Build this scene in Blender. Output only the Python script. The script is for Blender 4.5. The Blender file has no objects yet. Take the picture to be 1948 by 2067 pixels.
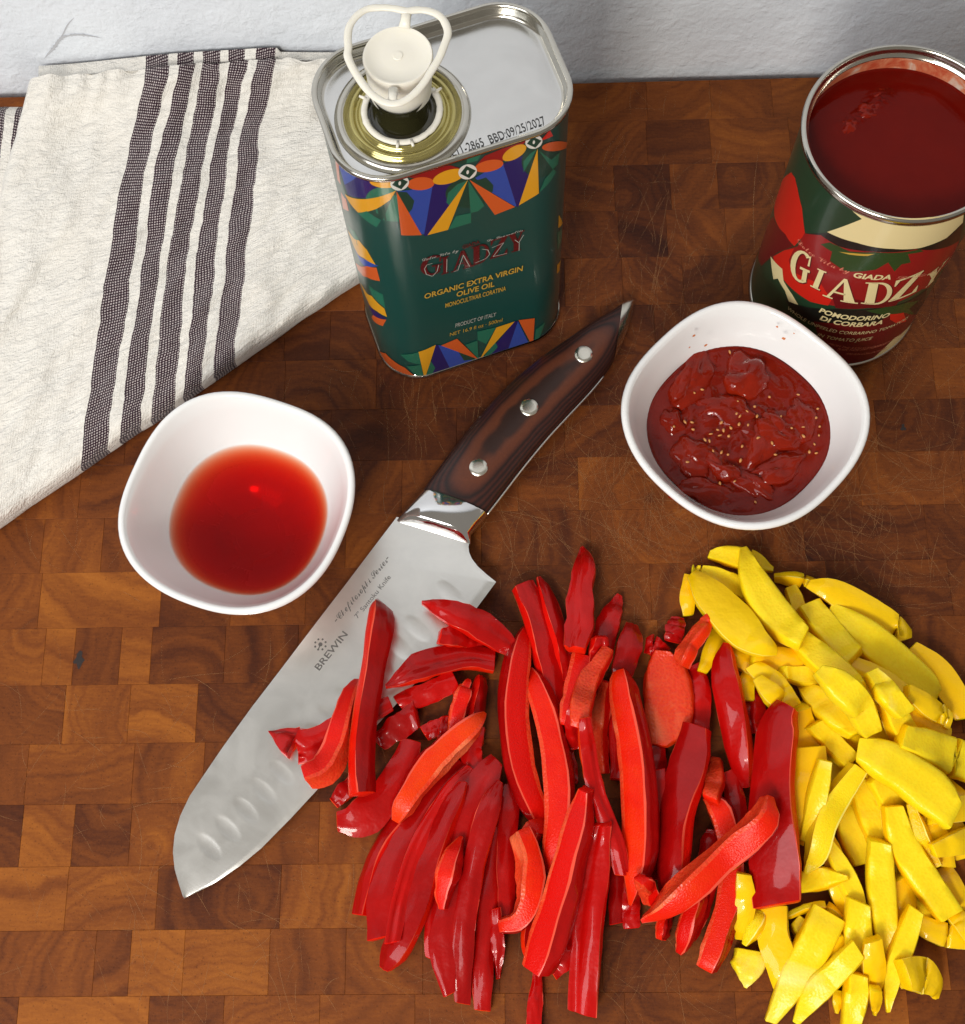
import bpy, bmesh, math, random
from mathutils import Vector, Matrix, noise as mnoise

# ------------------------------------------------------------------ camera, light, exposure
scene = bpy.context.scene
W, H = 1948.0, 2067.0
F_PX, PITCH, ROLL, CAM_Z, YAW = 2698.9, 0.3268, -0.0909, 531.7, math.radians(4.5)
_s, _c = math.sin(PITCH), math.cos(PITCH)
_rz = Matrix.Rotation(YAW, 3, 'Z')
_R0, _U0, _F0 = _rz @ Vector((1, 0, 0)), _rz @ Vector((0, _c, _s)), _rz @ Vector((0, _s, -_c))
_cr, _sr = math.cos(ROLL), math.sin(ROLL)
CR = _cr * _R0 + _sr * _U0
CU = -_sr * _R0 + _cr * _U0
CF = _F0
CAM = Vector((0, 0, CAM_Z))

cam_data = bpy.data.cameras.new('camera')
cam = bpy.data.objects.new('camera', cam_data)
scene.collection.objects.link(cam)
cam_data.sensor_fit = 'HORIZONTAL'
cam_data.sensor_width = 36.0
cam_data.lens = 36.0 * F_PX / W
cam_data.clip_start = 0.01
cam_data.clip_end = 50.0
M = Matrix((CR, CU, -CF)).transposed().to_4x4()
M.translation = CAM * 0.001
cam.matrix_world = M
scene.camera = cam

world = bpy.data.worlds.new('World')
scene.world = world
world.use_nodes = True
bgn = world.node_tree.nodes['Background']
bgn.inputs[0].default_value = (1.0, 0.91, 0.79, 1)
bgn.inputs[1].default_value = 0.25

def area_light(name, loc, target, size, power, color, size_y=None):
    ld = bpy.data.lights.new(name, 'AREA')
    ld.energy = power
    ld.color = color
    ld.size = size
    if size_y:
        ld.shape = 'RECTANGLE'
        ld.size_y = size_y
    o = bpy.data.objects.new(name, ld)
    scene.collection.objects.link(o)
    o.location = loc
    o.rotation_euler = (Vector(target) - Vector(loc)).to_track_quat('-Z', 'Y').to_euler()
    return o

# a kitchen window to the left and front, and a ceiling lamp
area_light('window_light', (-0.74, -0.70, 0.98), (-0.03, 0.15, 0.0), 0.95, 14.5, (0.97, 0.98, 1.0), 0.95)
area_light('kitchen_lamp', (-0.28, -0.80, 0.95), (0.05, 0.25, 0.0), 0.24, 8.0, (1.0, 0.93, 0.83))
scene.view_settings.view_transform = 'Standard'
scene.view_settings.look = 'None'
scene.view_settings.exposure = 0.0
scene.view_settings.gamma = 1.0
scene.cycles.max_bounces = 10
scene.cycles.transparent_max_bounces = 12
scene.cycles.use_denoising = True

# ------------------------------------------------------------------ helpers (all lengths in mm)
def ray(px, py):
    return (CR * ((px - W / 2) / F_PX) - CU * ((py - H / 2) / F_PX) + CF)

def at(px, py, z=0.0):
    d = ray(px, py)
    return CAM + d * ((z - CAM_Z) / d.z)

def at_y(px, py, y):
    d = ray(px, py)
    return CAM + d * (y / d.y)

def px_per_mm(p):
    return F_PX / (p - CAM).dot(CF)

def crop(x0, y0, s):
    return lambda x, y: (x0 + x / s, y0 + y / s)

rnd = random.Random(7)

def link(o, parent=None):
    scene.collection.objects.link(o)
    if parent is not None:
        o.parent = parent
    return o

def thing(name, label, cat, base, group=None):
    o = bpy.data.objects.new(name, None)
    o.empty_display_size = 0.01
    o.location = Vector(base) * 0.001
    o['label'] = label
    o['category'] = cat
    if group:
        o['group'] = group
    return link(o)

def origin_of(t):
    b = Vector((0, 0, 0))
    while t is not None:
        b = b + t.location * 1000.0
        t = t.parent
    return b

def part(name, parent, verts, faces, mats, smooth=True, fmat=None, uv=None, origin=None):
    """verts in world mm; the object's origin sits at its parent's unless origin (world mm) is given"""
    base = origin_of(parent) if parent is not None else Vector((0, 0, 0))
    org = Vector(origin) if origin is not None else base
    me = bpy.data.meshes.new(name)
    me.from_pydata([(Vector(v) - org) * 0.001 for v in verts], [], faces)
    for m in (mats if isinstance(mats, (list, tuple)) else [mats]):
        me.materials.append(m)
    if fmat:
        me.polygons.foreach_set('material_index', fmat)
    me.polygons.foreach_set('use_smooth', [smooth] * len(me.polygons))
    if uv:
        lay = me.uv_layers.new(name='UVMap')
        for li, l in enumerate(me.loops):
            lay.data[li].uv = uv[l.vertex_index]
    me.update()
    o = bpy.data.objects.new(name, me)
    o.location = (org - base) * 0.001
    return link(o, parent)

def fix_normals(o, auto=None):
    bm = bmesh.new()
    bm.from_mesh(o.data)
    bmesh.ops.recalc_face_normals(bm, faces=bm.faces)
    bm.to_mesh(o.data)
    bm.free()
    if auto is not None:
        o.data.set_sharp_from_angle(angle=math.radians(auto))
    return o

def loft(rings, close=True, cap0=False, cap1=False):
    n = len(rings[0])
    verts = [v for r in rings for v in r]
    faces = []
    for i in range(len(rings) - 1):
        for j in range(n if close else n - 1):
            k = (j + 1) % n
            faces.append((i * n + j, i * n + k, (i + 1) * n + k, (i + 1) * n + j))
    if cap0:
        faces.append(tuple(reversed(range(n))))
    if cap1:
        faces.append(tuple(range((len(rings) - 1) * n, len(rings) * n)))
    return verts, faces

def lathe(c, prof, n=64, cap0=False, cap1=False):
    rings = [[(c[0] + r * math.cos(2 * math.pi * j / n), c[1] + r * math.sin(2 * math.pi * j / n), c[2] + z)
              for j in range(n)] for r, z in prof]
    return loft(rings, True, cap0, cap1)

def tube(pts, rad, n=10, closed=False, flat=1.0, up=Vector((0, 0, 1))):
    rings = []
    m = len(pts)
    for i, p in enumerate(pts):
        a = pts[(i - 1) % m] if (closed or i > 0) else p
        b = pts[(i + 1) % m] if (closed or i < m - 1) else p
        t = (Vector(b) - Vector(a)).normalized()
        s = t.cross(up).normalized()
        u = s.cross(t)
        r = rad[i] if isinstance(rad, (list, tuple)) else rad
        rings.append([Vector(p) + s * (r * math.cos(2 * math.pi * k / n)) + u * (r * flat * math.sin(2 * math.pi * k / n)) for k in range(n)])
    if closed:
        rings.append(rings[0])
    return loft(rings, True, not closed, not closed)

def catmull(pts, n):
    """resample a list of tuples (any dimension) evenly in parameter"""
    P = [Vector(p) for p in pts]
    if len(P) == 2:
        return [P[0].lerp(P[1], i / (n - 1)) for i in range(n)]
    P = [P[0] * 2 - P[1]] + P + [P[-1] * 2 - P[-2]]
    segs = len(P) - 3
    out = []
    for i in range(n):
        t = i / (n - 1) * segs
        k = min(int(t), segs - 1)
        t -= k
        a, b, c, d = P[k:k + 4]
        out.append(0.5 * ((2 * b) + (c - a) * t + (2 * a - 5 * b + 4 * c - d) * t * t + (3 * b - a - 3 * c + d) * t ** 3))
    return out

def resample(pts, n):
    P = [Vector(p) for p in pts]
    L = [0.0]
    for a, b in zip(P, P[1:]):
        L.append(L[-1] + (b - a).length)
    out = []
    k = 0
    for i in range(n):
        d = L[-1] * i / (n - 1)
        while k < len(P) - 2 and L[k + 1] < d:
            k += 1
        out.append(P[k].lerp(P[k + 1], (d - L[k]) / max(1e-9, L[k + 1] - L[k])))
    return out

def nz(x, y=0.0, z=0.0):
    return mnoise.noise(Vector((x, y, z)))

# ------------------------------------------------------------------ materials
class NT:
    def __init__(self, name):
        self.m = bpy.data.materials.new(name)
        self.m.use_nodes = True
        self.t = self.m.node_tree
        self.t.nodes.clear()
        self.out = self.t.nodes.new('ShaderNodeOutputMaterial')

    def n(self, kind, ins=None, **props):
        nd = self.t.nodes.new(kind)
        for k, v in props.items():
            setattr(nd, k, v)
        for k, v in (ins or {}).items():
            self.set(nd.inputs[k], v)
        return nd

    def set(self, sock, v):
        if isinstance(v, bpy.types.NodeSocket):
            self.t.links.new(v, sock)
        else:
            if sock.type == 'RGBA' and len(v) == 3:
                v = (*v, 1)
            sock.default_value = v

    def math(self, op, a, b=None, c=None, clamp=False):
        nd = self.n('ShaderNodeMath', operation=op, use_clamp=clamp)
        for i, v in enumerate((a, b, c)):
            if v is not None:
                self.set(nd.inputs[i], v)
        return nd.outputs[0]

    def mix(self, f, a, b):
        nd = self.n('ShaderNodeMix', data_type='RGBA')
        self.set(nd.inputs['Factor'], f)
        self.set(nd.inputs['A'], a)
        self.set(nd.inputs['B'], b)
        return nd.outputs['Result']

    def ramp(self, f, stops, interp='LINEAR'):
        nd = self.n('ShaderNodeValToRGB')
        cr = nd.color_ramp
        cr.interpolation = interp
        while len(cr.elements) < len(stops):
            cr.elements.new(0.5)
        for e, (p, c) in zip(cr.elements, stops):
            e.position = p
            e.color = (*c, 1) if len(c) == 3 else c
        self.set(nd.inputs[0], f)
        return nd.outputs[0]

    def noise(self, vec, scale, detail=3.0, rough=0.55, dist=0.0):
        nd = self.n('ShaderNodeTexNoise', {'Scale': scale, 'Detail': detail, 'Roughness': rough, 'Distortion': dist})
        if vec is not None:
            self.set(nd.inputs['Vector'], vec)
        return nd.outputs[0]

    def obj(self):
        return self.n('ShaderNodeTexCoord').outputs['Object']

    def pos(self):
        return self.n('ShaderNodeNewGeometry').outputs['Position']

    def bump(self, h, strength=0.3, dist=0.001):
        return self.n('ShaderNodeBump', {'Height': h, 'Strength': strength, 'Distance': dist}).outputs[0]

    def bsdf(self, **kw):
        b = self.n('ShaderNodeBsdfPrincipled')
        names = dict(color='Base Color', rough='Roughness', metal='Metallic', normal='Normal', coat='Coat Weight',
                     coat_rough='Coat Roughness', sss='Subsurface Weight', sss_r='Subsurface Radius', sss_s='Subsurface Scale',
                     spec='Specular IOR Level', trans='Transmission Weight', ior='IOR', alpha='Alpha', sheen='Sheen Weight',
                     sheen_rough='Sheen Roughness', coat_normal='Coat Normal')
        for k, v in kw.items():
            self.set(b.inputs[names[k]], v)
        self.t.links.new(b.outputs[0], self.out.inputs[0])
        return b

def simple(name, color, rough=0.5, **kw):
    t = NT(name)
    t.bsdf(color=color, rough=rough, **kw)
    return t.m

# wood blocks: end grain with growth rings about a centre kept in the object's colour
def wood_mat():
    t = NT('end_grain_wood')
    oi = t.n('ShaderNodeObjectInfo')
    sep = t.n('ShaderNodeSeparateColor', {0: oi.outputs['Color']})
    tone, gx, gy = sep.outputs
    o = t.n('ShaderNodeSeparateXYZ', {0: t.obj()})
    warp = t.math('MULTIPLY', t.math('SUBTRACT', t.noise(t.pos(), 70, 3), 0.5), 0.010)
    dx = t.math('SUBTRACT', o.outputs[0], t.math('MULTIPLY', t.math('SUBTRACT', gx, 0.5), 0.16))
    dy = t.math('SUBTRACT', o.outputs[1], t.math('MULTIPLY', t.math('SUBTRACT', gy, 0.5), 0.16))
    d = t.math('ADD', t.math('SQRT', t.math('ADD', t.math('MULTIPLY', dx, dx), t.math('MULTIPLY', dy, dy))), warp)
    freq = t.math('ADD', 500.0, t.math('MULTIPLY', oi.outputs['Random'], 1300.0))
    ringn = t.math('ADD', t.math('MULTIPLY', t.math('SINE', t.math('MULTIPLY', d, freq)), 0.5), 0.5)
    ring = t.math('MULTIPLY', t.math('POWER', ringn, 3.0), t.noise(t.pos(), 45, 2))
    broad = t.noise(t.n('ShaderNodeCombineXYZ', {0: t.math('MULTIPLY', d, 120.0), 1: t.math('MULTIPLY', oi.outputs['Random'], 31.0), 2: t.math('MULTIPLY', t.noise(t.pos(), 30, 1), 1.2)}).outputs[0], 1.0, 2)
    v = t.math('ADD', t.math('ADD', t.math('MULTIPLY', tone, 0.62), 0.16), t.math('MULTIPLY', t.math('SUBTRACT', broad, 0.5), 0.58))
    v = t.math('ADD', v, t.math('MULTIPLY', ring, -0.11))
    fib = t.noise(t.n('ShaderNodeMapping', {'Vector': t.pos(), 'Rotation': (0, 0, 0.6), 'Scale': (160, 900, 100)}).outputs[0], 1.0, 3, 0.65)
    v = t.math('ADD', v, t.math('MULTIPLY', t.math('SUBTRACT', fib, 0.5), 0.22))
    v = t.math('ADD', v, t.math('MULTIPLY', t.math('SUBTRACT', t.noise(t.pos(), 900, 2, 0.7), 0.5), 0.16))
    v = t.math('ADD', v, t.math('MULTIPLY', t.math('SUBTRACT', t.noise(t.pos(), 22, 4, 0.6), 0.5), 0.42), clamp=True)
    col = t.ramp(v, [(0.0, (0.030, 0.009, 0.006)), (0.25, (0.090, 0.024, 0.008)), (0.5, (0.192, 0.053, 0.011)),
                     (0.75, (0.335, 0.105, 0.016)), (1.0, (0.47, 0.175, 0.033))])
    # pores and dark flecks
    vor = t.n('ShaderNodeTexVoronoi', {'Vector': t.pos(), 'Scale': 520.0})
    pore = t.math('LESS_THAN', vor.outputs['Distance'], 0.16)
    col = t.mix(t.math('MULTIPLY', pore, 0.30), col, (0.03, 0.010, 0.006))
    bmp = t.bump(t.math('ADD', t.noise(t.pos(), 700, 3), t.math('MULTIPLY', pore, -0.6)), 0.35, 0.0003)
    rough = t.math('ADD', 0.40, t.math('MULTIPLY', t.noise(t.pos(), 60, 3), 0.25))
    t.bsdf(color=col, rough=rough, normal=bmp, spec=0.13)
    return t.m

def scratch_mat():
    t = NT('knife_scratches')
    a = t.math('MULTIPLY', t.noise(t.pos(), 160, 2), 0.62)
    t.bsdf(color=(0.42, 0.20, 0.08), rough=0.7, alpha=a, spec=0.2)
    return t.m

def plaster_mat():
    t = NT('white_plaster')
    p = t.pos()
    n1 = t.noise(p, 130, 3, 0.55, 0.4)
    n2 = t.noise(p, 28, 3)
    vor = t.n('ShaderNodeTexVoronoi', {'Vector': t.n('ShaderNodeMapping', {'Vector': p, 'Scale': (1, 1, 1.7), 'Rotation': (0, 0.5, 0)}).outputs[0], 'Scale': 120.0})
    dent = t.math('MULTIPLY', t.math('LESS_THAN', vor.outputs['Distance'], t.math('MULTIPLY', t.noise(p, 60, 2), 0.42)), t.math('GREATER_THAN', t.noise(p, 42, 2), 0.50))
    h = t.math('ADD', t.math('MULTIPLY', n1, 0.5), t.math('ADD', t.math('MULTIPLY', n2, 0.7), t.math('ADD', t.math('MULTIPLY', t.noise(p, 420, 2), 0.16), t.math('MULTIPLY', dent, -0.30))))
    col = t.mix(n2, (0.76, 0.80, 0.86), (0.82, 0.86, 0.91))
    t.bsdf(color=col, rough=0.85, normal=t.bump(h, 0.95, 0.0021), spec=0.2)
    return t.m

def porcelain_mat():
    t = NT('white_porcelain')
    t.bsdf(color=(0.86, 0.86, 0.85), rough=0.12, coat=0.6, coat_rough=0.04, normal=t.bump(t.noise(t.obj(), 25, 2), 0.06, 0.001))
    return t.m

def cloth_mat():
    t = NT('striped_cotton')
    uv = t.n('ShaderNodeUVMap', uv_map='UVMap').outputs[0]
    s = t.n('ShaderNodeSeparateXYZ', {0: uv})
    u0, v0 = s.outputs[0], s.outputs[1]
    wob = t.math('MULTIPLY', t.math('SUBTRACT', t.noise(uv, 0.06, 2), 0.5), 3.2)
    u = t.math('ADD', u0, wob)
    fray = t.math('MULTIPLY', t.math('SUBTRACT', t.noise(uv, 1.6, 1), 0.5), 0.7)
    uf = t.math('ADD', u, fray)
    mask = None
    for a, b in STRIPES:
        c, hw = (a + b) / 2, (b - a) / 2
        k = t.math('LESS_THAN', t.math('ABSOLUTE', t.math('SUBTRACT', uf, c)), hw)
        mask = k if mask is None else t.math('MAXIMUM', mask, k)
    # twill: diagonal rows of pale dots
    k = 2 * math.pi / 1.75
    p = t.math('SINE', t.math('MULTIPLY', t.math('ADD', u, v0), k * 0.72))
    q = t.math('SINE', t.math('MULTIPLY', t.math('SUBTRACT', t.math('MULTIPLY', u, 1.5), v0), k * 0.72))
    dot = t.math('MULTIPLY', p, q)
    nn = t.noise(uv, 1.1, 2)
    dots = t.math('GREATER_THAN', t.math('ADD', dot, t.math('MULTIPLY', t.math('SUBTRACT', nn, 0.5), 1.2)), 0.38)
    dark = t.mix(dots, (0.036, 0.014, 0.024), (0.62, 0.55, 0.53))
    soft = t.noise(uv, 0.05, 4)
    white = t.mix(soft, (0.83, 0.785, 0.70), (0.885, 0.865, 0.81))
    col = t.mix(mask, white, dark)
    weave = t.math('MULTIPLY', dot, t.math('ADD', 0.05, t.math('MULTIPLY', mask, 0.12)))
    crinkle = t.noise(t.n('ShaderNodeMapping', {'Vector': uv, 'Scale': (1.0, 1.9, 1)}).outputs[0], 0.16, 5, 0.62, 0.7)
    h = t.math('ADD', weave, t.math('ADD', t.math('MULTIPLY', crinkle, 2.0), t.math('MULTIPLY', t.noise(uv, 0.9, 2), 0.5)))
    t.bsdf(color=col, rough=0.9, normal=t.bump(h, 0.65, 0.0018), sheen=0.25, sheen_rough=0.5, spec=0.1)
    return t.m

PXU = 4.6   # picture pixels per mm of cloth at the wall
STRIPES = [(a / PXU, b / PXU) for a, b in ((294, 340), (360, 394), (411, 447), (463, 496), (516, 554))]

def steel_mat(name, base, rough, smudge=0.1, grind=None):
    t = NT(name)
    n = t.noise(t.pos(), 55, 4, 0.6, 0.5)
    r = t.math('ADD', rough, t.math('MULTIPLY', t.math('SUBTRACT', n, 0.5), smudge * 2))
    col = t.mix(t.ramp(n, [(0.40, (0, 0, 0)), (0.62, (1, 1, 1))]), [c * 0.93 for c in base], base)
    if grind is None:
        nb = t.bump(t.noise(t.obj(), 1500, 2), 0.04, 0.0002)
    else:     # fine grinding lines across the blade
        rot = t.n('ShaderNodeMapping', {'Vector': t.pos(), 'Rotation': (0, 0, -grind)}).outputs[0]
        g = t.noise(t.n('ShaderNodeMapping', {'Vector': rot, 'Scale': (2600, 45, 45)}).outputs[0], 1.0, 3, 0.6)
        nb = t.bump(g, 0.10, 0.00012)
    t.bsdf(color=col, rough=r, metal=1.0, normal=nb)
    return t.m

def handle_mat():
    # laminated wood: thin layers stacked through the thickness, laid open by the rounded surface
    t = NT('laminated_handle_wood')
    s = t.n('ShaderNodeSeparateXYZ', {0: t.pos()})
    lay = t.math('ADD', s.outputs[2], t.math('MULTIPLY', t.math('SUBTRACT', t.noise(t.pos(), 38, 3), 0.5), 0.0016))
    x = t.math('MULTIPLY', lay, 1 / 0.0185, clamp=True)
    dk, md, og = (0.013, 0.007, 0.007), (0.070, 0.019, 0.013), (0.135, 0.036, 0.015)
    col = t.ramp(x, [(0.0, (0.03, 0.010, 0.008)), (0.50, (0.045, 0.013, 0.010)), (0.56, dk), (0.60, md), (0.645, dk), (0.68, md), (0.715, dk), (0.745, md),
                     (0.775, dk), (0.80, md), (0.825, dk), (0.85, (0.09, 0.025, 0.014)), (0.875, og), (0.905, og), (0.920, (0.035, 0.014, 0.010)), (0.96, (0.022, 0.012, 0.010)), (1.0, (0.05, 0.02, 0.014))])
    fib = t.noise(t.pos(), 900, 3, 0.7)
    col = t.mix(t.math('MULTIPLY', fib, 0.45), col, (0.02, 0.009, 0.007))
    t.bsdf(color=col, rough=0.38, normal=t.bump(fib, 0.10, 0.0003), spec=0.4)
    return t.m

def pepper_mats(kind):
    r = []
    if kind == 'red':
        flesh_a, flesh_b, flesh_c = (0.80, 0.019, 0.002), (0.68, 0.005, 0.002), (0.85, 0.060, 0.003)
        skin_a, skin_b = (0.19, 0.0015, 0.002), (0.54, 0.003, 0.002)
        inner_a, inner_b = (0.70, 0.016, 0.008), (0.80, 0.085, 0.020)
    else:
        flesh_a, flesh_b, flesh_c = (0.96, 0.68, 0.004), (0.94, 0.53, 0.002), (0.98, 0.76, 0.020)  # amber shading of the heap is put into these flesh and skin tones
        skin_a, skin_b = (0.93, 0.50, 0.002), (0.96, 0.64, 0.004)
        inner_a, inner_b = (0.95, 0.62, 0.004), (0.98, 0.76, 0.020)
    rad = (0.006, 0.0016, 0.0006) if kind == 'red' else (0.009, 0.007, 0.0008)
    t = NT(kind + '_pepper_flesh')
    o = t.pos()
    n = t.noise(o, 90, 4, 0.6)
    oi = t.n('ShaderNodeObjectInfo')
    f = t.math('ADD', t.math('MULTIPLY', n, 0.8), t.math('MULTIPLY', t.math('SUBTRACT', oi.outputs['Random'], 0.5), 0.9), clamp=True)
    col = t.ramp(f, [(0.15, flesh_b), (0.5, flesh_a), (0.9, flesh_c)])
    gr = t.noise(o, 1300, 2, 0.6)
    col = t.mix(t.math('MULTIPLY', gr, 0.42), col, flesh_b)
    vor = t.n('ShaderNodeTexVoronoi', {'Vector': o, 'Scale': 1500.0})
    h = t.math('ADD', t.math('MULTIPLY', gr, 0.6), t.math('MULTIPLY', vor.outputs['Distance'], 0.5))
    t.bsdf(color=col, rough=t.math('ADD', 0.20, t.math('MULTIPLY', gr, 0.25)), sss=0.15 if kind == 'red' else 0.6, sss_r=rad, sss_s=0.5, normal=t.bump(h, 0.38, 0.0005), spec=0.20)
    r.append(t.m)
    t = NT(kind + '_pepper_skin')
    oi = t.n('ShaderNodeObjectInfo')
    n = t.noise(t.pos(), 60, 3)
    f = t.math('ADD', t.math('MULTIPLY', n, 0.7), t.math('MULTIPLY', oi.outputs['Random'], 0.5), clamp=True)
    col = t.mix(f, skin_a, skin_b)
    t.bsdf(color=col, rough=0.36, coat=0.42, coat_rough=0.06, sss=0.08, sss_r=rad, sss_s=0.4,
           normal=t.bump(t.noise(t.pos(), 110, 3), 0.35, 0.0022), spec=0.10)
    r.append(t.m)
    t = NT(kind + '_pepper_inner')
    n = t.noise(t.pos(), 110, 3)
    vor = t.n('ShaderNodeTexVoronoi', {'Vector': t.pos(), 'Scale': 900.0})
    col = t.mix(t.math('ADD', t.math('MULTIPLY', vor.outputs['Distance'], 0.5), t.math('MULTIPLY', n, 0.5)), inner_a, inner_b)
    rib = t.ramp(t.noise(t.pos(), 34, 3, 0.5, 0.6), [(0.60, (0, 0, 0)), (0.72, (1, 1, 1))])
    col = t.mix(t.math('MULTIPLY', rib, 0.55), col, (0.84, 0.25, 0.10) if kind == 'red' else (0.95, 0.84, 0.30))
    t.bsdf(color=col, rough=0.30, sss=0.25, sss_r=rad, sss_s=0.5, normal=t.bump(t.math('ADD', t.math('MULTIPLY', vor.outputs['Distance'], 0.5 if kind == 'red' else 0.16), n), 0.5, 0.0009), spec=0.28)
    r.append(t.m)
    r.append(simple(kind + '_pepper_edge', (0.78, 0.085, 0.045) if kind == 'red' else (0.95, 0.78, 0.14), 0.25, spec=0.4))
    return r

def liquid_mat():
    t = NT('thin_red_juice')
    fr = t.n('ShaderNodeFresnel', {'IOR': 1.17})
    tr = t.n('ShaderNodeBsdfTransparent', {'Color': (1, 1, 1)})
    gl = t.n('ShaderNodeBsdfGlossy', {'Color': (1, 1, 1), 'Roughness': 0.02})
    fac = t.math('MULTIPLY', fr.outputs[0], t.math('SUBTRACT', 1.0, t.n('ShaderNodeNewGeometry').outputs['Backfacing']))
    mx = t.n('ShaderNodeMixShader', {0: fac, 1: tr.outputs[0], 2: gl.outputs[0]})
    t.t.links.new(mx.outputs[0], t.out.inputs[0])
    va = t.n('ShaderNodeVolumeAbsorption', {'Color': (0.925, 0.34, 0.0), 'Density': 290.0})
    t.t.links.new(va.outputs[0], t.out.inputs['Volume'])
    return t.m

def sauce_mat(name, a, b, bump=0.5, scale=120, spec=0.32, rough=0.06):
    t = NT(name)
    n = t.noise(t.pos(), scale, 4, 0.6)
    col = t.mix(n, a, b)
    t.bsdf(color=col, rough=rough, spec=spec, sss=0.12, sss_r=(0.004, 0.0008, 0.0004), sss_s=0.5,
           normal=t.bump(t.noise(t.pos(), scale * 1.4, 3), bump, 0.0012))
    return t.m

MAT = {}
MAT['wood'] = wood_mat()
MAT['scratch'] = scratch_mat()
MAT['plaster'] = plaster_mat()
MAT['porcelain'] = porcelain_mat()
MAT['cloth'] = cloth_mat()
MAT['steel'] = steel_mat('brushed_steel', (0.90, 0.885, 0.84), 0.30, 0.06, 0.98)
MAT['bright_steel'] = steel_mat('polished_steel', (0.80, 0.80, 0.80), 0.09, 0.03)
MAT['tin'] = steel_mat('tinplate', (0.70, 0.70, 0.685), 0.22, 0.10)
MAT['tin_rim'] = steel_mat('rolled_tinplate', (0.58, 0.56, 0.50), 0.16, 0.06)
MAT['handle'] = handle_mat()
MAT['rivet'] = steel_mat('rivet_steel', (0.78, 0.75, 0.66), 0.25, 0.12)
RED = pepper_mats('red')
YEL = pepper_mats('yellow')
MAT['juice'] = liquid_mat()
MAT['sauce'] = sauce_mat('tomato_sauce', (0.130, 0.0038, 0.0016), (0.23, 0.012, 0.003), 0.5, 90, 0.22, 0.04)
MAT['can_sauce'] = sauce_mat('canned_tomato_juice', (0.098, 0.0032, 0.0016), (0.140, 0.005, 0.002), 0.18, 70, 0.10, 0.06)
MAT['tomato'] = sauce_mat('tomato_flesh', (0.13, 0.0036, 0.0016), (0.31, 0.018, 0.004), 0.5, 85, 0.26, 0.04)
MAT['seed'] = simple('tomato_seed', (0.60, 0.26, 0.07), 0.3)
MAT['white_plastic'] = simple('white_plastic', (0.82, 0.79, 0.69), 0.35, sss=0.2, sss_r=(0.004, 0.004, 0.003), sss_s=0.5)
MAT['oil'] = simple('olive_oil_film', (0.46, 0.40, 0.14), 0.12, coat=0.6, coat_rough=0.03, metal=0.75)
MAT['dark_oil'] = simple('dark_spout_plastic', (0.028, 0.026, 0.010), 0.08, coat=0.5)
MAT['ink'] = simple('black_ink', (0.05, 0.05, 0.05), 0.6)
MAT['etch'] = simple('etched_mark', (0.13, 0.125, 0.115), 0.55, metal=0.3)
MAT['counter'] = simple('dark_counter', (0.05, 0.04, 0.035), 0.5)

def print_mat(name, col):
    t = NT('print_' + name)
    t.bsdf(color=col, rough=0.34, coat=0.35, coat_rough=0.12, spec=0.4)
    return t.m
INKS = dict(green=(0.008, 0.062, 0.052), dgreen=(0.006, 0.050, 0.032), mgreen=(0.014, 0.150, 0.090), navy=(0.014, 0.012, 0.115), blue=(0.026, 0.072, 0.36),
            orange=(0.62, 0.105, 0.020), yellow=(0.72, 0.34, 0.016), red=(0.28, 0.010, 0.010), white=(0.72, 0.72, 0.66), cream=(0.78, 0.66, 0.34),
            bred=(0.58, 0.016, 0.008), maroon=(0.13, 0.006, 0.008), leaf=(0.020, 0.060, 0.014), cgreen=(0.012, 0.044, 0.020), black=(0.008, 0.010, 0.008),
            salmon=(0.66, 0.20, 0.13), gold=(0.55, 0.34, 0.045), dred=(0.11, 0.008, 0.010), grey=(0.40, 0.42, 0.38))
INK_NAMES = list(INKS)
INK_MATS = [print_mat(k, INKS[k]) for k in INK_NAMES]

# ------------------------------------------------------------------ setting: wall, counter
WALL_Y = 397.0
BOARD_BACK = 391.5
bm = bmesh.new()
me = bpy.data.meshes.new('wall')
nx, nzv = 100, 100
vs, fs = [], []
for j in range(nzv + 1):
    for i in range(nx + 1):
        x, z = -1500 + 3000 * i / nx, -40 + 2400 * (j / nzv) ** 1.6
        vs.append((x, WALL_Y + 0.6 * nz(x * 0.008, z * 0.008, 3.1), z))
for j in range(nzv):
    for i in range(nx):
        a = j * (nx + 1) + i
        fs.append((a, a + 1, a + nx + 2, a + nx + 1))
bm.free()
wall = part('wall', None, vs, fs, MAT['plaster'])
wall['kind'] = 'structure'
# a hairline crack in the plaster
cr = crop(0, 0, 1874 / 700)
vs, fs = [], []
for line, wd in (([(240, 312), (262, 285), (290, 255), (318, 215), (345, 195), (380, 186), (430, 183), (490, 190), (550, 200)], 1.0), ([(318, 215), (340, 180), (365, 130), (400, 90)], 0.45)):
    pts = []
    for x, y in line:
        p = at_y(*cr(x, y), WALL_Y)
        p.y = WALL_Y - 0.35 + 0.6 * nz(p.x * 0.008, p.z * 0.008, 3.1)
        pts.append(p)
    pts = catmull([tuple(p) for p in pts], 40)
    b0 = len(vs)
    for i, p in enumerate(pts):
        w = 0.8 * wd * (0.6 + 1.0 * abs(nz(i * 0.5, wd * 7))) * min(1, (i + 1) / 6, (len(pts) - i) / 8)
        a = pts[max(0, i - 1)]
        b = pts[min(len(pts) - 1, i + 1)]
        t_ = (b - a).normalized()
        s_ = Vector((-t_.z, 0, t_.x))
        vs += [p + s_ * w, p - s_ * w]
    for i in range(len(pts) - 1):
        k = b0 + 2 * i
        fs.append((k, k + 1, k + 3, k + 2))
part('crack', wall, vs, fs, simple('crack_shade', (0.52, 0.53, 0.56), 0.9))
ct = part('countertop', None, [(-700, -400, -40), (700, -400, -40), (700, 410, -40), (-700, 410, -40)], [(0, 1, 2, 3)], MAT['counter'], False)
ct['kind'] = 'structure'

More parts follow.
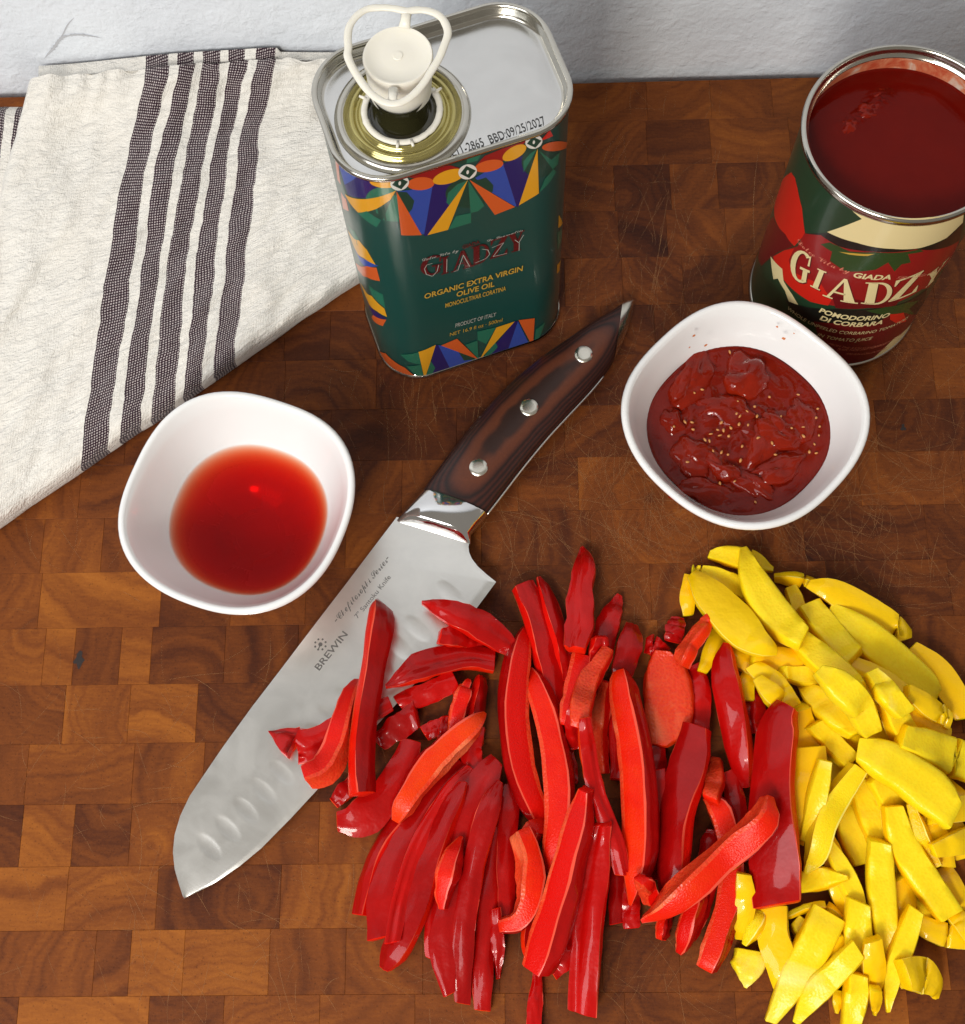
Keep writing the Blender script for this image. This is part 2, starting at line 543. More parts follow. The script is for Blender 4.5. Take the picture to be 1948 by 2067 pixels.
# ------------------------------------------------------------------ cutting board of end grain blocks
board = thing('cutting_board', 'large end grain wooden cutting board of brown blocks, scarred by knife cuts', 'cutting board', (0, 180, -38))
K = crop(0, 1000, 1304 / 700)
ROW0, ROWH = -10.6, 23.8
# rows counted from the front; (block end in picture px -> x at the row, tone)
def row_x(px, row):
    # x of a picture column where it crosses the middle of the row
    yt = ROW0 + ROWH * (row + 0.5)
    lo, hi = -400.0, 2500.0
    for _ in range(40):
        mid = (lo + hi) / 2
        if at(px, mid).y > yt:
            lo = mid
        else:
            hi = mid
    return at(px, lo).x
known = {
    -1: [(60, .30), (555, .78), (838, .38), (1200, .60), (1560, .62), (1900, .55)],
    0: [(355, .52), (488, .40), (690, .80), (1012, .72), (1300, .52)],
    1: [(250, .72), (590, .62), (1055, .28), (1500, .60)],
    2: [(80, .25), (275, .70), (490, .36), (860, .62), (1200, .50)],
    3: [(100, .40), (500, .64), (765, .58), (1150, .28), (1500, .3)],
    4: [(240, .50), (485, .74), (740, .66), (1050, .26), (1400, .35)],
    5: [(165, .64), (278, .70), (452, .46), (568, .68), (845, .32), (1120, .26), (1500, .4)],
    6: [(150, .46), (605, .72), (870, .34), (1150, .50), (1500, .32)],
    7: [(160, .52), (385, .56), (650, .40), (1000, .42), (1300, .30)],
    8: [(300, .56), (560, .42), (900, .36), (1250, .28)],
}
K2 = crop(1140, 120, 1874 / 560)
known2 = {
    16: [(0, .36), (555, .50), (985, .50), (1400, .52), (1900, .46)],
    15: [(-420, .26), (0, .36), (555, .44), (985, .42), (1520, .50), (1900, .40)],
    14: [(-420, .20), (335, .40), (715, .14), (1035, .46), (1500, .26), (1900, .40)],
    13: [(-300, .26), (365, .32), (690, .10), (1090, .36), (1500, .34), (1900, .44)],
    12: [(0, .22), (390, .32), (800, .34), (1200, .26), (1600, .40)],
}
block_mesh = {}
def block_shape(w, d):
    key = (round(w), round(d))
    if key in block_mesh:
        return block_mesh[key]
    hw, hd, c = key[0] / 2 - 0.02, key[1] / 2 - 0.02, 0.13
    vs = []
    for z, k in ((-37.5, 0), (-0.12, 0), (0, c)):
        vs += [(-hw + k, -hd + k, z), (hw - k, -hd + k, z), (hw - k, hd - k, z), (-hw + k, hd - k, z)]
    fs = [(8, 9, 10, 11), (3, 2, 1, 0)]
    for r in (0, 4):
        for j in range(4):
            fs.append((r + j, r + (j + 1) % 4, r + 4 + (j + 1) % 4, r + 4 + j))
    me = bpy.data.meshes.new('block')
    me.from_pydata([Vector(v) * 0.001 for v in vs], [], fs)
    me.materials.append(MAT['wood'])
    me.update()
    block_mesh[key] = me
    return me
rows_n = list(range(-2, 17))
for row in rows_n:
    y0 = ROW0 + ROWH * row
    y1 = min(y0 + ROWH, BOARD_BACK)
    if y1 - y0 < 4:
        continue
    xs = []
    x_left, x_right = -262.0, 290.0
    if row in known:
        for px, tone in known[row]:
            xs.append((row_x(K(px, 0)[0], row), tone))
    elif row in known2:
        for px, tone in known2[row]:
            xs.append((row_x(K2(px, 0)[0], row), tone))
    # fill leftwards and rightwards with blocks of ordinary width
    r2 = random.Random(row * 13 + 5)
    ends = []
    if xs:
        first = xs[0][0]
        x = first - r2.uniform(34, 50)
        lead = [(first, xs[0][1])]
        while x > x_left:
            lead.insert(0, (x, r2.uniform(.25, .65)))
            x -= r2.uniform(24, 48)
        ends = lead + xs[1:]
    else:
        x = x_left + r2.uniform(5, 40)
        while x < x_left + 30:
            x += 20
        ends = [(x, r2.uniform(.15, .5))]
    while ends[-1][0] < x_right:
        w = r2.choice((r2.uniform(20, 30), r2.uniform(34, 52), r2.uniform(40, 62)))
        lo, hi = (.22, .55) if row > 5 else (.3, .7)
        if row > 8 and ends[-1][0] < 60:  # back middle: dark blocks, with the shade there put into their tone too
            lo, hi = .12, .42
        ends.append((ends[-1][0] + w, r2.uniform(lo, hi)))
    ends = [(min(xe, x_right), tone) for xe, tone in ends if xe > x_left + 8]
    xp = x_left
    for xe, tone in ends:
        w = xe - xp
        if w < 3:
            continue
        o = bpy.data.objects.new('block', block_shape(w, y1 - y0))
        o.location = Vector(((xp + xe) / 2, (y0 + y1) / 2 - 180, 38 + rnd.uniform(-0.06, 0.0))) * 0.001
        # a block is drawn at the rounded width of its shared mesh; stretch it to fit
        o.scale = (w / max(1, round(w)), (y1 - y0) / round(y1 - y0), 1)
        ang = r2.uniform(0, 6.28)
        rr = r2.choice((r2.uniform(0.05, 0.25), r2.uniform(0.3, 0.5)))
        o.color = (tone, 0.5 + rr * math.cos(ang), 0.5 + rr * math.sin(ang), 1)
        link(o, board)
        xp = xe
# dark glue bed under the joints
part('core', board, [(x, y, z) for z in (-38, -0.9) for x, y in ((-261.5, -57.7), (289.5, -57.7), (289.5, BOARD_BACK - 0.6), (-261.5, BOARD_BACK - 0.6))],
     [(3, 2, 1, 0), (4, 5, 6, 7), (0, 1, 5, 4), (1, 2, 6, 5), (2, 3, 7, 6), (3, 0, 4, 7)], simple('glue_line', (0.045, 0.016, 0.009), 0.7), False)
# knife scratches: thin shallow ribbons
vs, fs = [], []
def scratch(px, py, ang, length, w, bend=0.0):
    p = at(px, py, 0)
    n = 9
    b0 = len(vs)
    for i in range(n):
        t_ = i / (n - 1)
        a = ang + bend * (t_ - 0.5)
        q = p + Vector((math.cos(a), math.sin(a), 0)) * (length * (t_ - 0.5))
        s_ = Vector((-math.sin(a), math.cos(a), 0)) * (w * 0.5 * math.sin(math.pi * min(1, max(0.04, t_))) ** 0.5)
        z = 0.05
        vs.append((q.x + s_.x, q.y + s_.y, z))
        vs.append((q.x - s_.x, q.y - s_.y, z))
    for i in range(n - 1):
        k = b0 + 2 * i
        fs.append((k, k + 1, k + 3, k + 2))
rs = random.Random(21)
for cx, cy, sx, sy, n, base, spread in ((1220, 960, 140, 180, 420, 1.75, 0.75), (1780, 980, 140, 230, 380, 1.1, 1.1), (1450, 1080, 200, 50, 150, 1.9, 0.6),
                                        (1320, 500, 120, 130, 130, 1.45, 0.35), (850, 830, 110, 60, 60, 1.6, 0.4), (300, 1600, 230, 280, 130, 2.1, 0.9),
                                        (620, 1850, 200, 150, 70, 2.0, 0.9), (1000, 1000, 500, 500, 150, 1.6, 0.9), (1300, 1950, 250, 80, 60, 1.8, 1.0)):
    for _ in range(n):
        L = rs.choice((rs.uniform(4, 12), rs.uniform(8, 26), rs.uniform(14, 34)))
        scratch(rs.gauss(cx, sx), rs.gauss(cy, sy), rs.gauss(base, spread), L, rs.uniform(0.10, 0.26), rs.gauss(0, 0.35))
for a, b in (((1352, 380), (1307, 640)), ((1345, 478), (1310, 640)), ((1525, 300), (1517, 510)), ((1870, 720), (1630, 1110)), ((1660, 1005), (1860, 990)), ((1600, 830), (1940, 960)), ((845, 760), (836, 930)), ((870, 770), (880, 860))):
    pa, pb = at(*a), at(*b)
    m_ = ((a[0] + b[0]) / 2, (a[1] + b[1]) / 2)
    scratch(m_[0], m_[1], math.atan2(pb.y - pa.y, pb.x - pa.x), (pb - pa).length, 0.32, rs.gauss(0, 0.08))
vs2 = [v for v in vs]
keep = []
sc = part('scratches', board, vs2, fs, MAT['scratch'], False)
sc['kind'] = 'stuff'
# two knots
for px, py, r in ((159, 1331, 2.6), (1823, 863, 1.5)):
    p = at(px, py, 0)
    ring = [(p.x + r * (0.75 + 0.75 * nz(math.cos(k * 0.2618) * 1.3, math.sin(k * 0.2618) * 1.3, px)) * math.cos(k * 0.2618 * 1.0), p.y + 1.4 * r * (0.8 + 0.75 * nz(math.cos(k * 0.2618) * 1.3, math.sin(k * 0.2618) * 1.3, px + 3)) * math.sin(k * 0.2618), 0.035) for k in range(24)]
    part('knot', board, ring, [tuple(range(24))], simple('dark_knot', (0.018, 0.010, 0.008), 0.5), False)

# ------------------------------------------------------------------ towel folded at the back left
tw_base = at(250, 600, 0)
towel = thing('dish_towel', 'cream cotton kitchen towel with five dark purple woven stripes, folded by the wall', 'towel', tw_base)
def diag_y(x):
    return 1055 - 0.68 * x
def towel_point(xt, t, lift=0.0):
    off = max(0.0, 190 - 0.2 * xt)
    ytop = 158 - 0.077 * (xt - 40) if xt < 540 else 119.5
    xb = xt - off
    yb = diag_y(xb)
    x = xt + (xb - xt) * (t + 0.10 * math.sin(math.pi * t) * (1 if xt < 700 else 0)) + 7 * nz(xt * 0.01, t * 5.0, 2.2) + 5 * nz(xt * 0.02, t * 20, 9.2) * math.exp(-t / 0.1)
    y = ytop + (yb - ytop) * t
    # cloth height: a soft crest at the wall, layers, a rolled fold at the free edge
    z = 16.0 + 12.0 * math.exp(-((t / 0.10) ** 2)) + 3.2 * nz(xt * 0.006, t * 3.5, 0.3) + 0.9 * nz(xt * 0.02, t * 11.0, 5.3)
    z += 2.6 * nz(xt * 0.035, t * 3.0, 1.7) * math.exp(-t / 0.07)
    z += 1.5 * nz(xt * 0.02 + t * 6, t * 9.0 - xt * 0.008, 7.7) + 1.1 * nz(xt * 0.03 + t * 9, t * 14.0 - xt * 0.01, 7.7) + 0.35 * nz(xt * 0.09, t * 40.0, 6.6)
    return x, y, z
NTX, NTY = 130, 120
vs, fs, uvs = [], [], []
for j in range(NTY + 1):
    # last samples roll under the fold
    for i in range(NTX + 1):
        xt = 38 + (940 - 38) * i / NTX
        tj = j / (NTY - 14)
        t = min(tj, 1.0)
        x, y, z = towel_point(xt, t)
        if t < 0.012:
            y += 7.0 * nz(xt * 0.03, 4.4)
        fold = 1.0
        if t > 0.93:
            a = (t - 0.93) / 0.07
            z *= 0.5 + 0.5 * math.sqrt(max(0.0, 1 - a * a))
        p = at(x, y, z)
        if tj > 1.0:          # under side of the fold
            a = (tj - 1.0) / (14.0 / (NTY - 14))
            p.z = z * (1 - math.sin(a * math.pi / 2)) + 0.4
            p += Vector((-1.0, 2.2, 0)).normalized() * (3.0 * a * a)
        e = i / NTX
        if e < 0.035:         # left hem rolls down
            a = 1 - e / 0.035
            p.z = max(0.6, p.z * math.sqrt(max(0.0, 1 - 0.93 * a * a)))
            p.x += 1.0 * nz(t * 24.0, 8.8) * a
        p.y = min(p.y, WALL_Y - 4.0)
        vs.append(p)
        uvs.append((xt / PXU, j * 1.62))
for j in range(NTY):
    for i in range(NTX):
        a = j * (NTX + 1) + i
        fs.append((a, a + NTX + 1, a + NTX + 2, a + 1))
part('top_layer', towel, vs, fs, MAT['cloth'], True, uv=uvs)
# the layer behind the crest, leaning on the wall
vs, fs, uvs = [], [], []
NB = 120
for j in range(9):
    for i in range(NB + 1):
        xt = 78 + (940 - 78) * i / NB
        ytop = (158 - 0.077 * (xt - 40) if xt < 540 else 119.5)
        a = j / 8
        p0 = at(xt, ytop + 6, 25.0)
        p0.y = min(p0.y + 1, WALL_Y - 4)
        p1 = at_y(xt, ytop - 24 + 5 * nz(xt * 0.004, 1.0) + (8 if xt > 560 else 0), WALL_Y - 3.0)
        p = p0.lerp(p1, a)
        p.y -= 1.5 * math.sin(a * math.pi) * (1 + nz(xt * 0.03, a * 2, 3.0))
        vs.append(p)
        uvs.append((xt / PXU, 300 + 8 * a))
for j in range(8):
    for i in range(NB):
        a = j * (NB + 1) + i
        fs.append((a, a + 1, a + NB + 2, a + NB + 1))
part('back_fold', towel, vs, fs, MAT['cloth'], True, uv=uvs)
# lower layer showing at the left
vs, fs, uvs = [], [], []
for j in range(31):
    for i in range(13):
        px_, py_ = -90 + 150 * i / 12, 205 + 420 * j / 30
        z = 4.5 + 0.8 * nz(px_ * 0.03, py_ * 0.02)
        p = at(px_, py_, z)
        if j < 2:
            p.z = (0.3, 3.0)[j]
        vs.append(p)
        uvs.append(((px_ + 0.12 * (py_ - 200) + 326) / PXU, py_ / PXU))
for j in range(30):
    for i in range(12):
        a = j * 13 + i
        fs.append((a, a + 13, a + 14, a + 1))
part('bottom_layer', towel, vs, fs, MAT['cloth'], True, uv=uvs)

# ------------------------------------------------------------------ bowls
def squircle(c, r, rot, n, z, e=2.4):
    out = []
    for j in range(n):
        a = 2 * math.pi * j / n
        ca, sa = math.cos(a), math.sin(a)
        k = (abs(ca) ** e + abs(sa) ** e) ** (-1 / e)
        x, y = r * k * ca, r * k * sa
        out.append(Vector((c[0] + x * math.cos(rot) - y * math.sin(rot), c[1] + x * math.sin(rot) + y * math.cos(rot), z)))
    return out
BOWL_H = 50.0
IN_PROF = [(43.2, 49.2), (42.3, 47.6), (40.8, 44), (38.6, 39), (35.8, 33), (32.2, 26), (28.0, 19), (23.0, 13), (17.0, 8.8), (10.0, 6.8), (4.0, 6.3)]
def inner_r(z):
    for (r0, z0), (r1, z1) in zip(IN_PROF, IN_PROF[1:]):
        if z1 <= z <= z0:
            return r1 + (r0 - r1) * (z - z1) / (z0 - z1)
    return 4.0
def inner_e(z):
    return 2.1 + 0.33 * min(1, z / BOWL_H)
def bowl(label, c, rot, scale=1.0):
    t = thing('bowl', label, 'bowl', (c[0], c[1], 0))
    n = 96
    prof = [(14, 2.2), (19, 1.6), (20.5, 0.0), (22.5, 0.0), (24.0, 2.0), (29.0, 9.5), (34.5, 19), (39.0, 29), (42.5, 38), (45.2, 45.5), (46.3, 48.8), (46.4, 49.9), (45.8, 50.7), (44.7, 50.9), (43.8, 50.4)] + IN_PROF
    rings = []
    for i, (r, z) in enumerate(prof):
        rg = squircle(c, r * scale, rot, n, z, inner_e(z) if i > 13 else (2.0 + 0.43 * min(1, z / BOWL_H)))
        for k, v in enumerate(rg):   # corners stand a little higher
            a = 2 * math.pi * k / n
            v.z += 1.0 * (z / BOWL_H) ** 2 * (-math.cos(4 * a))
        rings.append(rg)
    v, f = loft(rings, True, True, True)
    o = part('bowl_body', t, v, f, MAT['porcelain'])
    fix_normals(o)
    return t
ROT_L, ROT_R = math.radians(70), math.radians(45)
def to_w(x, y):
    v = _rz @ Vector((x, y, 0))
    return (v.x, v.y)
CL = to_w(-93.4, 177.2)
CB = to_w(104.8, 194.0)
SC_L, SC_R = 0.945, 0.972
bowl('white squarish porcelain bowl of clear red tomato liquid beside the towel', CL, ROT_L, SC_L)
bowl('white squarish porcelain bowl of crushed tomatoes in front of the tomato can', CB, ROT_R, SC_R)

# clear liquid: a closed body filling the left bowl
zl = 27.5
rings = []
zz = [zl, zl - 0.01] + [z for z in (24, 20, 16.5, 13, 10.5, 8.8, 7.4, 6.75)]
rings.append(squircle(CL, inner_r(zl) * SC_L * 0.6, ROT_L, 72, zl, inner_e(zl)))
rings.append(squircle(CL, (inner_r(zl) + 0.10) * SC_L, ROT_L, 72, zl + 0.02, inner_e(zl)))
for z in zz[2:]:
    rings.append(squircle(CL, (inner_r(z) + 0.05) * SC_L, ROT_L, 72, z + 0.0, inner_e(z)))
v, f = loft(rings, True, True, True)
liq = part('tomato_liquid', None, v, f, MAT['juice'], origin=(CL[0], CL[1], 6.5))
liq['label'] = 'pool of clear red tomato liquid filling the bowl next to the towel'
liq['category'] = 'liquid'
fix_normals(liq)
liq.data.set_sharp_from_angle(angle=math.radians(35))

# crushed tomatoes in the right bowl
Z6 = crop(1220, 580, 1874 / 560)
zs = 33.0
ct_ = thing('crushed_tomatoes', 'dark red crushed tomatoes with seeds heaped in a white bowl', 'tomatoes', (CB[0], CB[1], 6.5))
rings = []
for k, fr in enumerate([0.03] + [i / 26 for i in range(1, 26)] + [0.985]):
    rg = squircle(CB, inner_r(zs) * SC_R * fr, ROT_R, 80, zs, inner_e(zs))
    for v_ in rg:
        v_.z += (2.2 * nz(v_.x * 0.10, v_.y * 0.10, 2.0) + 1.5 * nz(v_.x * 0.25, v_.y * 0.25, 4.0) + 0.5 * nz(v_.x * 0.7, v_.y * 0.7, 4.0)) * (1 - fr ** 6) + 0.5 * (1 - fr)
    rings.append(rg)
rings.append(squircle(CB, (inner_r(zs + .5) + 0.1) * SC_R, ROT_R, 80, zs + 0.7, inner_e(zs)))
rings.append(squircle(CB, (inner_r(zs - 8)) * SC_R, ROT_R, 80, zs - 8, inner_e(zs - 8)))
v, f = loft(rings, True, True, False)
part('sauce', ct_, v, f, MAT['sauce'])
def blob(px, py, L, Wd, ang, hh, seed, zc=zs, crp=Z6, cs=1874 / 560):
    """a collapsed plum tomato: an uneven ellipsoid with creases; L, Wd in crop px"""
    p = at(*crp(px, py), zc + hh * 0.3)
    s = px_per_mm(p) * cs
    a, b = L / s / 2, Wd / s / 2
    vs, fs = [], []
    nu, nv = 28, 16
    # the picture's angle (clockwise from right, y down) on the board
    q = at(crp(px + math.cos(ang) * 50, 0)[0], crp(0, py + math.sin(ang) * 50)[1], p.z)
    w_ang = math.atan2(q.y - p.y, q.x - p.x)
    for j in range(nv + 1):
        th = math.pi * j / nv
        for i in range(nu):
            ph = 2 * math.pi * i / nu
            n = Vector((math.sin(th) * math.cos(ph), math.sin(th) * math.sin(ph), math.cos(th)))
            d = 1 + 0.34 * nz(n.x * 1.6 + seed * 3.1, n.y * 1.6, n.z * 1.6) + 0.15 * nz(n.x * 5 + seed, n.y * 3.0, n.z * 3.0)
            crease = -0.16 * math.exp(-((n.y - 0.25 * math.sin(n.x * 3 + seed)) / 0.10) ** 2) * max(0, n.z)
            d += crease
            x, y, z = n.x * a * d, n.y * b * d, n.z * hh * d
            y += 0.22 * a * (n.x * n.x - 0.4) * (1 if seed % 2 else -1) * 0.6
            vs.append((p.x + x * math.cos(w_ang) - y * math.sin(w_ang), p.y + x * math.sin(w_ang) + y * math.cos(w_ang), zc - 0.38 * hh + z))
    for j in range(nv):
        for i in range(nu):
            k = (i + 1) % nu
            fs.append((j * nu + i, (j + 1) * nu + i, (j + 1) * nu + k, j * nu + k))
    return vs, fs
for k, (x, y, L, Wd, an, hh) in enumerate(((570, 620, 390, 170, 2.15, 5.0), (960, 590, 270, 250, 0.5, 6.0), (840, 830, 330, 190, 0.2, 3.2), (1190, 960, 330, 210, 0.4, 4.5),
                                            (1180, 1220, 380, 170, 2.75, 4.0), (600, 1140, 280, 220, 0.9, 4.2), (660, 1370, 330, 150, 0.25, 4.0), (800, 1210, 230, 130, 0.7, 4.4),
                                            (1330, 900, 150, 250, 0.2, 3.4), (1080, 1020, 160, 330, 0.35, 3.0), (1010, 1330, 260, 110, 0.5, 2.6), (470, 900, 180, 120, 1.0, 2.5))):
    v, f = blob(x, y, L * 1.35, Wd * 1.4, an, hh * 1.15, k)
    part('tomato_piece', ct_, v, f, MAT['tomato'])
rs = random.Random(5)
sp = [(400, 885), (470, 940), (965, 838), (1015, 805), (910, 925), (765, 962), (720, 990), (805, 965), (780, 1000), (855, 950), (680, 1030), (735, 1105), (835, 1130), (1035, 1020), (1155, 1130), (1385, 1112), (1310, 725), (1265, 950), (1115, 740), (940, 1525), (870, 1210), (880, 1310), (1020, 1450), (560, 1180), (600, 960), (1215, 340), (900, 770), (840, 1005), (660, 690)]
sp += [(rs.gauss(880, 230), rs.gauss(1000, 250)) for _ in range(24)] + [(1440 + rs.gauss(0, 20), y) for y in range(760, 1300, 60)]
for x, y in sp:
    zc = zs + 1.9
    p = at(*Z6(x, y), zc)
    d = Vector((p.x - CB[0], p.y - CB[1], 0)).length
    if (x, y) == (1215, 340):
        continue
    if d > inner_r(zs) * SC_R * 0.97:
        continue
    if d > inner_r(zs) * SC_R * 0.8:
        p = at(*Z6(x, y), zs + 0.9)
    an = rs.uniform(0, 6.28)
    r1, r2_ = rs.uniform(0.5, 0.95), rs.uniform(0.36, 0.62)
    vv, ff = [], []
    for j in range(5):
        th = math.pi * j / 4
        for i in range(8):
            ph = 2 * math.pi * i / 8
            xx, yy = r1 * math.sin(th) * math.cos(ph) * (1.25 if math.cos(ph) > 0.8 else 1), r2_ * math.sin(th) * math.sin(ph)
            vv.append((p.x + xx * math.cos(an) - yy * math.sin(an), p.y + xx * math.sin(an) + yy * math.cos(an), p.z + 0.45 * math.cos(th)))
    for j in range(4):
        for i in range(8):
            k = (i + 1) % 8
            ff.append((j * 8 + i, (j + 1) * 8 + i, (j + 1) * 8 + k, j * 8 + k))
    part('seed', ct_, vv, ff, MAT['seed'])
# splashes of sauce on the white wall of that bowl
def splash(px, py, r, seed, thing_):
    # find where the view of this spot meets the inner wall
    lo = None
    for k in range(200):
        z = BOWL_H - k * 0.1
        p = at(*Z6(px, py), z)
        q = Vector((p.x - CB[0], p.y - CB[1], 0))
        a = math.atan2(q.y, q.x) - ROT_R
        e = inner_e(z)
        kk = (abs(math.cos(a)) ** e + abs(math.sin(a)) ** e) ** (-1 / e)
        if q.length >= inner_r(z) * SC_R * kk - 0.25:
            lo = p
            break
    if lo is None:
        return
    nrm = (Vector((CB[0], CB[1], 60)) - lo).normalized()
    s1 = nrm.cross(Vector((0, 0, 1))).normalized()
    s2 = nrm.cross(s1)
    ring = [lo + nrm * 0.55 + s1 * (r * (0.7 + 0.5 * nz(i * 0.8, seed)) * math.cos(i * 0.5236)) + s2 * (r * (0.7 + 0.5 * nz(i * 0.6, seed + 5)) * math.sin(i * 0.5236)) for i in range(12)]
    part('splash', thing_, ring, [tuple(range(12))], MAT['splash'], False)
MAT['splash'] = simple('sauce_splash', (0.66, 0.24, 0.10), 0.25)
for k, (x, y, r) in enumerate(((1215, 340, 1.1), (1170, 260, 0.7), (1285, 305, 0.5), (600, 320, 1.0), (570, 400, 0.6), (680, 385, 1.0))):
    splash(x, y, r, k, ct_)

# ------------------------------------------------------------------ printing on curved and flat surfaces
def text_faces(body, extra=0.0, shear=0.0, spacing=1.0):
    """outline of a line of lettering as triangles, unit height, starting at the origin"""
    cu = bpy.data.curves.new('text', 'FONT')
    cu.body = body
    cu.offset = extra
    cu.shear = shear
    cu.space_character = spacing
    cu.resolution_u = 3
    o = bpy.data.objects.new('text', cu)
    scene.collection.objects.link(o)
    bpy.context.view_layer.update()
    me = bpy.data.meshes.new_from_object(o.evaluated_get(bpy.context.evaluated_depsgraph_get()))
    vs = [v.co.to_2d() for v in me.vertices]
    fs = [tuple(p.vertices) for p in me.polygons]
    bpy.data.objects.remove(o)
    bpy.data.curves.remove(cu)
    bpy.data.meshes.remove(me)
    if not vs:
        return [], []
    x0, x1 = min(v.x for v in vs), max(v.x for v in vs)
    return [((v.x - x0) / (x1 - x0), v.y) for v in vs], fs

class Sheet:
    """flat artwork in (along, up) mm, later wrapped on a surface"""
    def __init__(self):
        self.v, self.f, self.m, self.n = [], [], [], 0
    def poly(self, pts, ink):
        b = len(self.v)
        self.n += 1
        self.v += [(p[0], p[1], self.n) for p in pts]
        self.f.append(tuple(range(b, b + len(pts))))
        self.m.append(INK_NAMES.index(ink))
    def quads(self, polys, ink):
        self.n += 1
        for pts in polys:
            b = len(self.v)
            self.v += [(p[0], p[1], self.n) for p in pts]
            self.f.append(tuple(range(b, b + len(pts))))
            self.m.append(INK_NAMES.index(ink))
    def text(self, body, left, right, cap, ink, **kw):
        vs, fs = text_faces(body, **kw)
        if not vs:
            return
        self.n += 1
        l, r = Vector(left), Vector(right)
        d = r - l
        u = d.normalized()
        n = Vector((-u.y, u.x))
        b = len(self.v)
        for x, y in vs:
            q = l + d * x + n * (y * cap / 0.70)
            self.v.append((q.x, q.y, self.n))
        for f in fs:
            self.f.append(tuple(b + i for i in f))
            self.m.append(INK_NAMES.index(ink))
    def build(self, name, parent, fn, step, lift0=0.03, dlift=0.004, cut=True):
        bm = bmesh.new()
        vv = [bm.verts.new(v) for v in self.v]
        for f, m in zip(self.f, self.m):
            try:
                fc = bm.faces.new([vv[i] for i in f])
                fc.material_index = m
            except ValueError:
                pass
        bmesh.ops.triangulate(bm, faces=bm.faces)
        if cut:
            xs = [v.co.x for v in bm.verts]
            k = math.ceil(min(xs) / step)
            while k * step < max(xs):
                x = k * step
                g = [f for f in bm.faces if min(v.co.x for v in f.verts) < x - 1e-4 and max(v.co.x for v in f.verts) > x + 1e-4]
                if g:
                    es = set(e for f in g for e in f.edges)
                    vts = set(v for f in g for v in f.verts)
                    bmesh.ops.bisect_plane(bm, geom=g + list(es) + list(vts), plane_co=(x, 0, 0), plane_no=(1, 0, 0), dist=1e-5)
                k += 1
        base = origin_of(parent)
        for v in bm.verts:
            v.co = (fn(v.co.x, v.co.y, lift0 + v.co.z * dlift) - base) * 0.001
        bmesh.ops.recalc_face_normals(bm, faces=bm.faces)
        me = bpy.data.meshes.new(name)
        bm.to_mesh(me)
        bm.free()
        for m in INK_MATS:
            me.materials.append(m)
        o = bpy.data.objects.new(name, me)
        return link(o, parent)

def ellipse(c, rx, ry, rot=0.0, n=28, a0=0.0, a1=2 * math.pi):
    out = []
    for i in range(n):
        a = a0 + (a1 - a0) * i / (n if a1 - a0 > 6.2 else n - 1)
        x, y = rx * math.cos(a), ry * math.sin(a)
        out.append((c[0] + x * math.cos(rot) - y * math.sin(rot), c[1] + x * math.sin(rot) + y * math.cos(rot)))
    return out

# display capitals with thick and thin strokes, in a unit box
def arcstrip(cx, cy, r0x, r0y, r1x, r1y, a0, a1, n=14):
    out = []
    for i in range(n):
        a, b = a0 + (a1 - a0) * i / n, a0 + (a1 - a0) * (i + 1) / n
        w = lambda t: (cx + r0x * math.cos(t), cy + r0y * math.sin(t))
        z = lambda t: (cx + r1x * math.cos(t), cy + r1y * math.sin(t))
        out.append([w(a), w(b), z(b), z(a)])
    return out
pi = math.pi
GLYPH = {
    'G': arcstrip(0.60, 0.5, 0.60, 0.52, 0.30, 0.44, 0.28 * pi, 1.72 * pi) + [[(0.55, 0.42), (1.05, 0.42), (1.05, 0.50), (0.55, 0.50)], [(0.72, 0.05), (0.95, 0.12), (0.95, 0.46), (0.72, 0.46)], [(0.90, 0.62), (1.0, 0.62), (1.0, 0.98), (0.93, 0.88)]],
    'I': [[(0.30, 0.04), (0.70, 0.04), (0.70, 0.96), (0.30, 0.96)], [(0.12, 0), (0.88, 0), (0.88, 0.06), (0.12, 0.06)], [(0.12, 0.94), (0.88, 0.94), (0.88, 1), (0.12, 1)]],
    'A': [[(0.46, 1.0), (0.62, 1.0), (1.02, 0.04), (0.66, 0.04)], [(0.46, 1.0), (0.54, 0.92), (0.18, 0.04), (0.08, 0.04)], [(0.26, 0.30), (0.76, 0.30), (0.74, 0.37), (0.29, 0.37)], [(-0.04, 0), (0.30, 0), (0.30, 0.05), (-0.04, 0.05)], [(0.56, 0), (1.12, 0), (1.12, 0.05), (0.56, 0.05)]],
    'D': [[(0.12, 0.03), (0.46, 0.03), (0.46, 0.97), (0.12, 0.97)], [(0.0, 0.95), (0.52, 0.95), (0.52, 1), (0.0, 1)], [(0.0, 0), (0.52, 0), (0.52, 0.05), (0.0, 0.05)]] + arcstrip(0.50, 0.5, 0.52, 0.50, 0.34, 0.43, -0.5 * pi, 0.5 * pi),
    'Z': [[(0.70, 0.96), (1.02, 0.96), (0.34, 0.04), (0.0, 0.04)], [(0.05, 0.93), (1.02, 0.93), (1.02, 1), (0.05, 1)], [(0.0, 0), (1.0, 0), (1.0, 0.07), (0.0, 0.07)], [(0.05, 0.72), (0.10, 0.72), (0.22, 0.95), (0.05, 0.95)], [(1.0, 0.30), (0.95, 0.30), (0.80, 0.05), (1.0, 0.05)]],
    'Y': [[(0.02, 0.97), (0.40, 0.97), (0.66, 0.45), (0.36, 0.45)], [(0.84, 0.97), (0.94, 0.97), (0.66, 0.42), (0.56, 0.50)], [(0.34, 0.03), (0.68, 0.03), (0.68, 0.50), (0.34, 0.50)], [(-0.06, 0.94), (0.50, 0.94), (0.50, 1), (-0.06, 1)], [(0.70, 0.94), (1.06, 0.94), (1.06, 1), (0.70, 1)], [(0.20, 0), (0.82, 0), (0.82, 0.05), (0.20, 0.05)]],
}
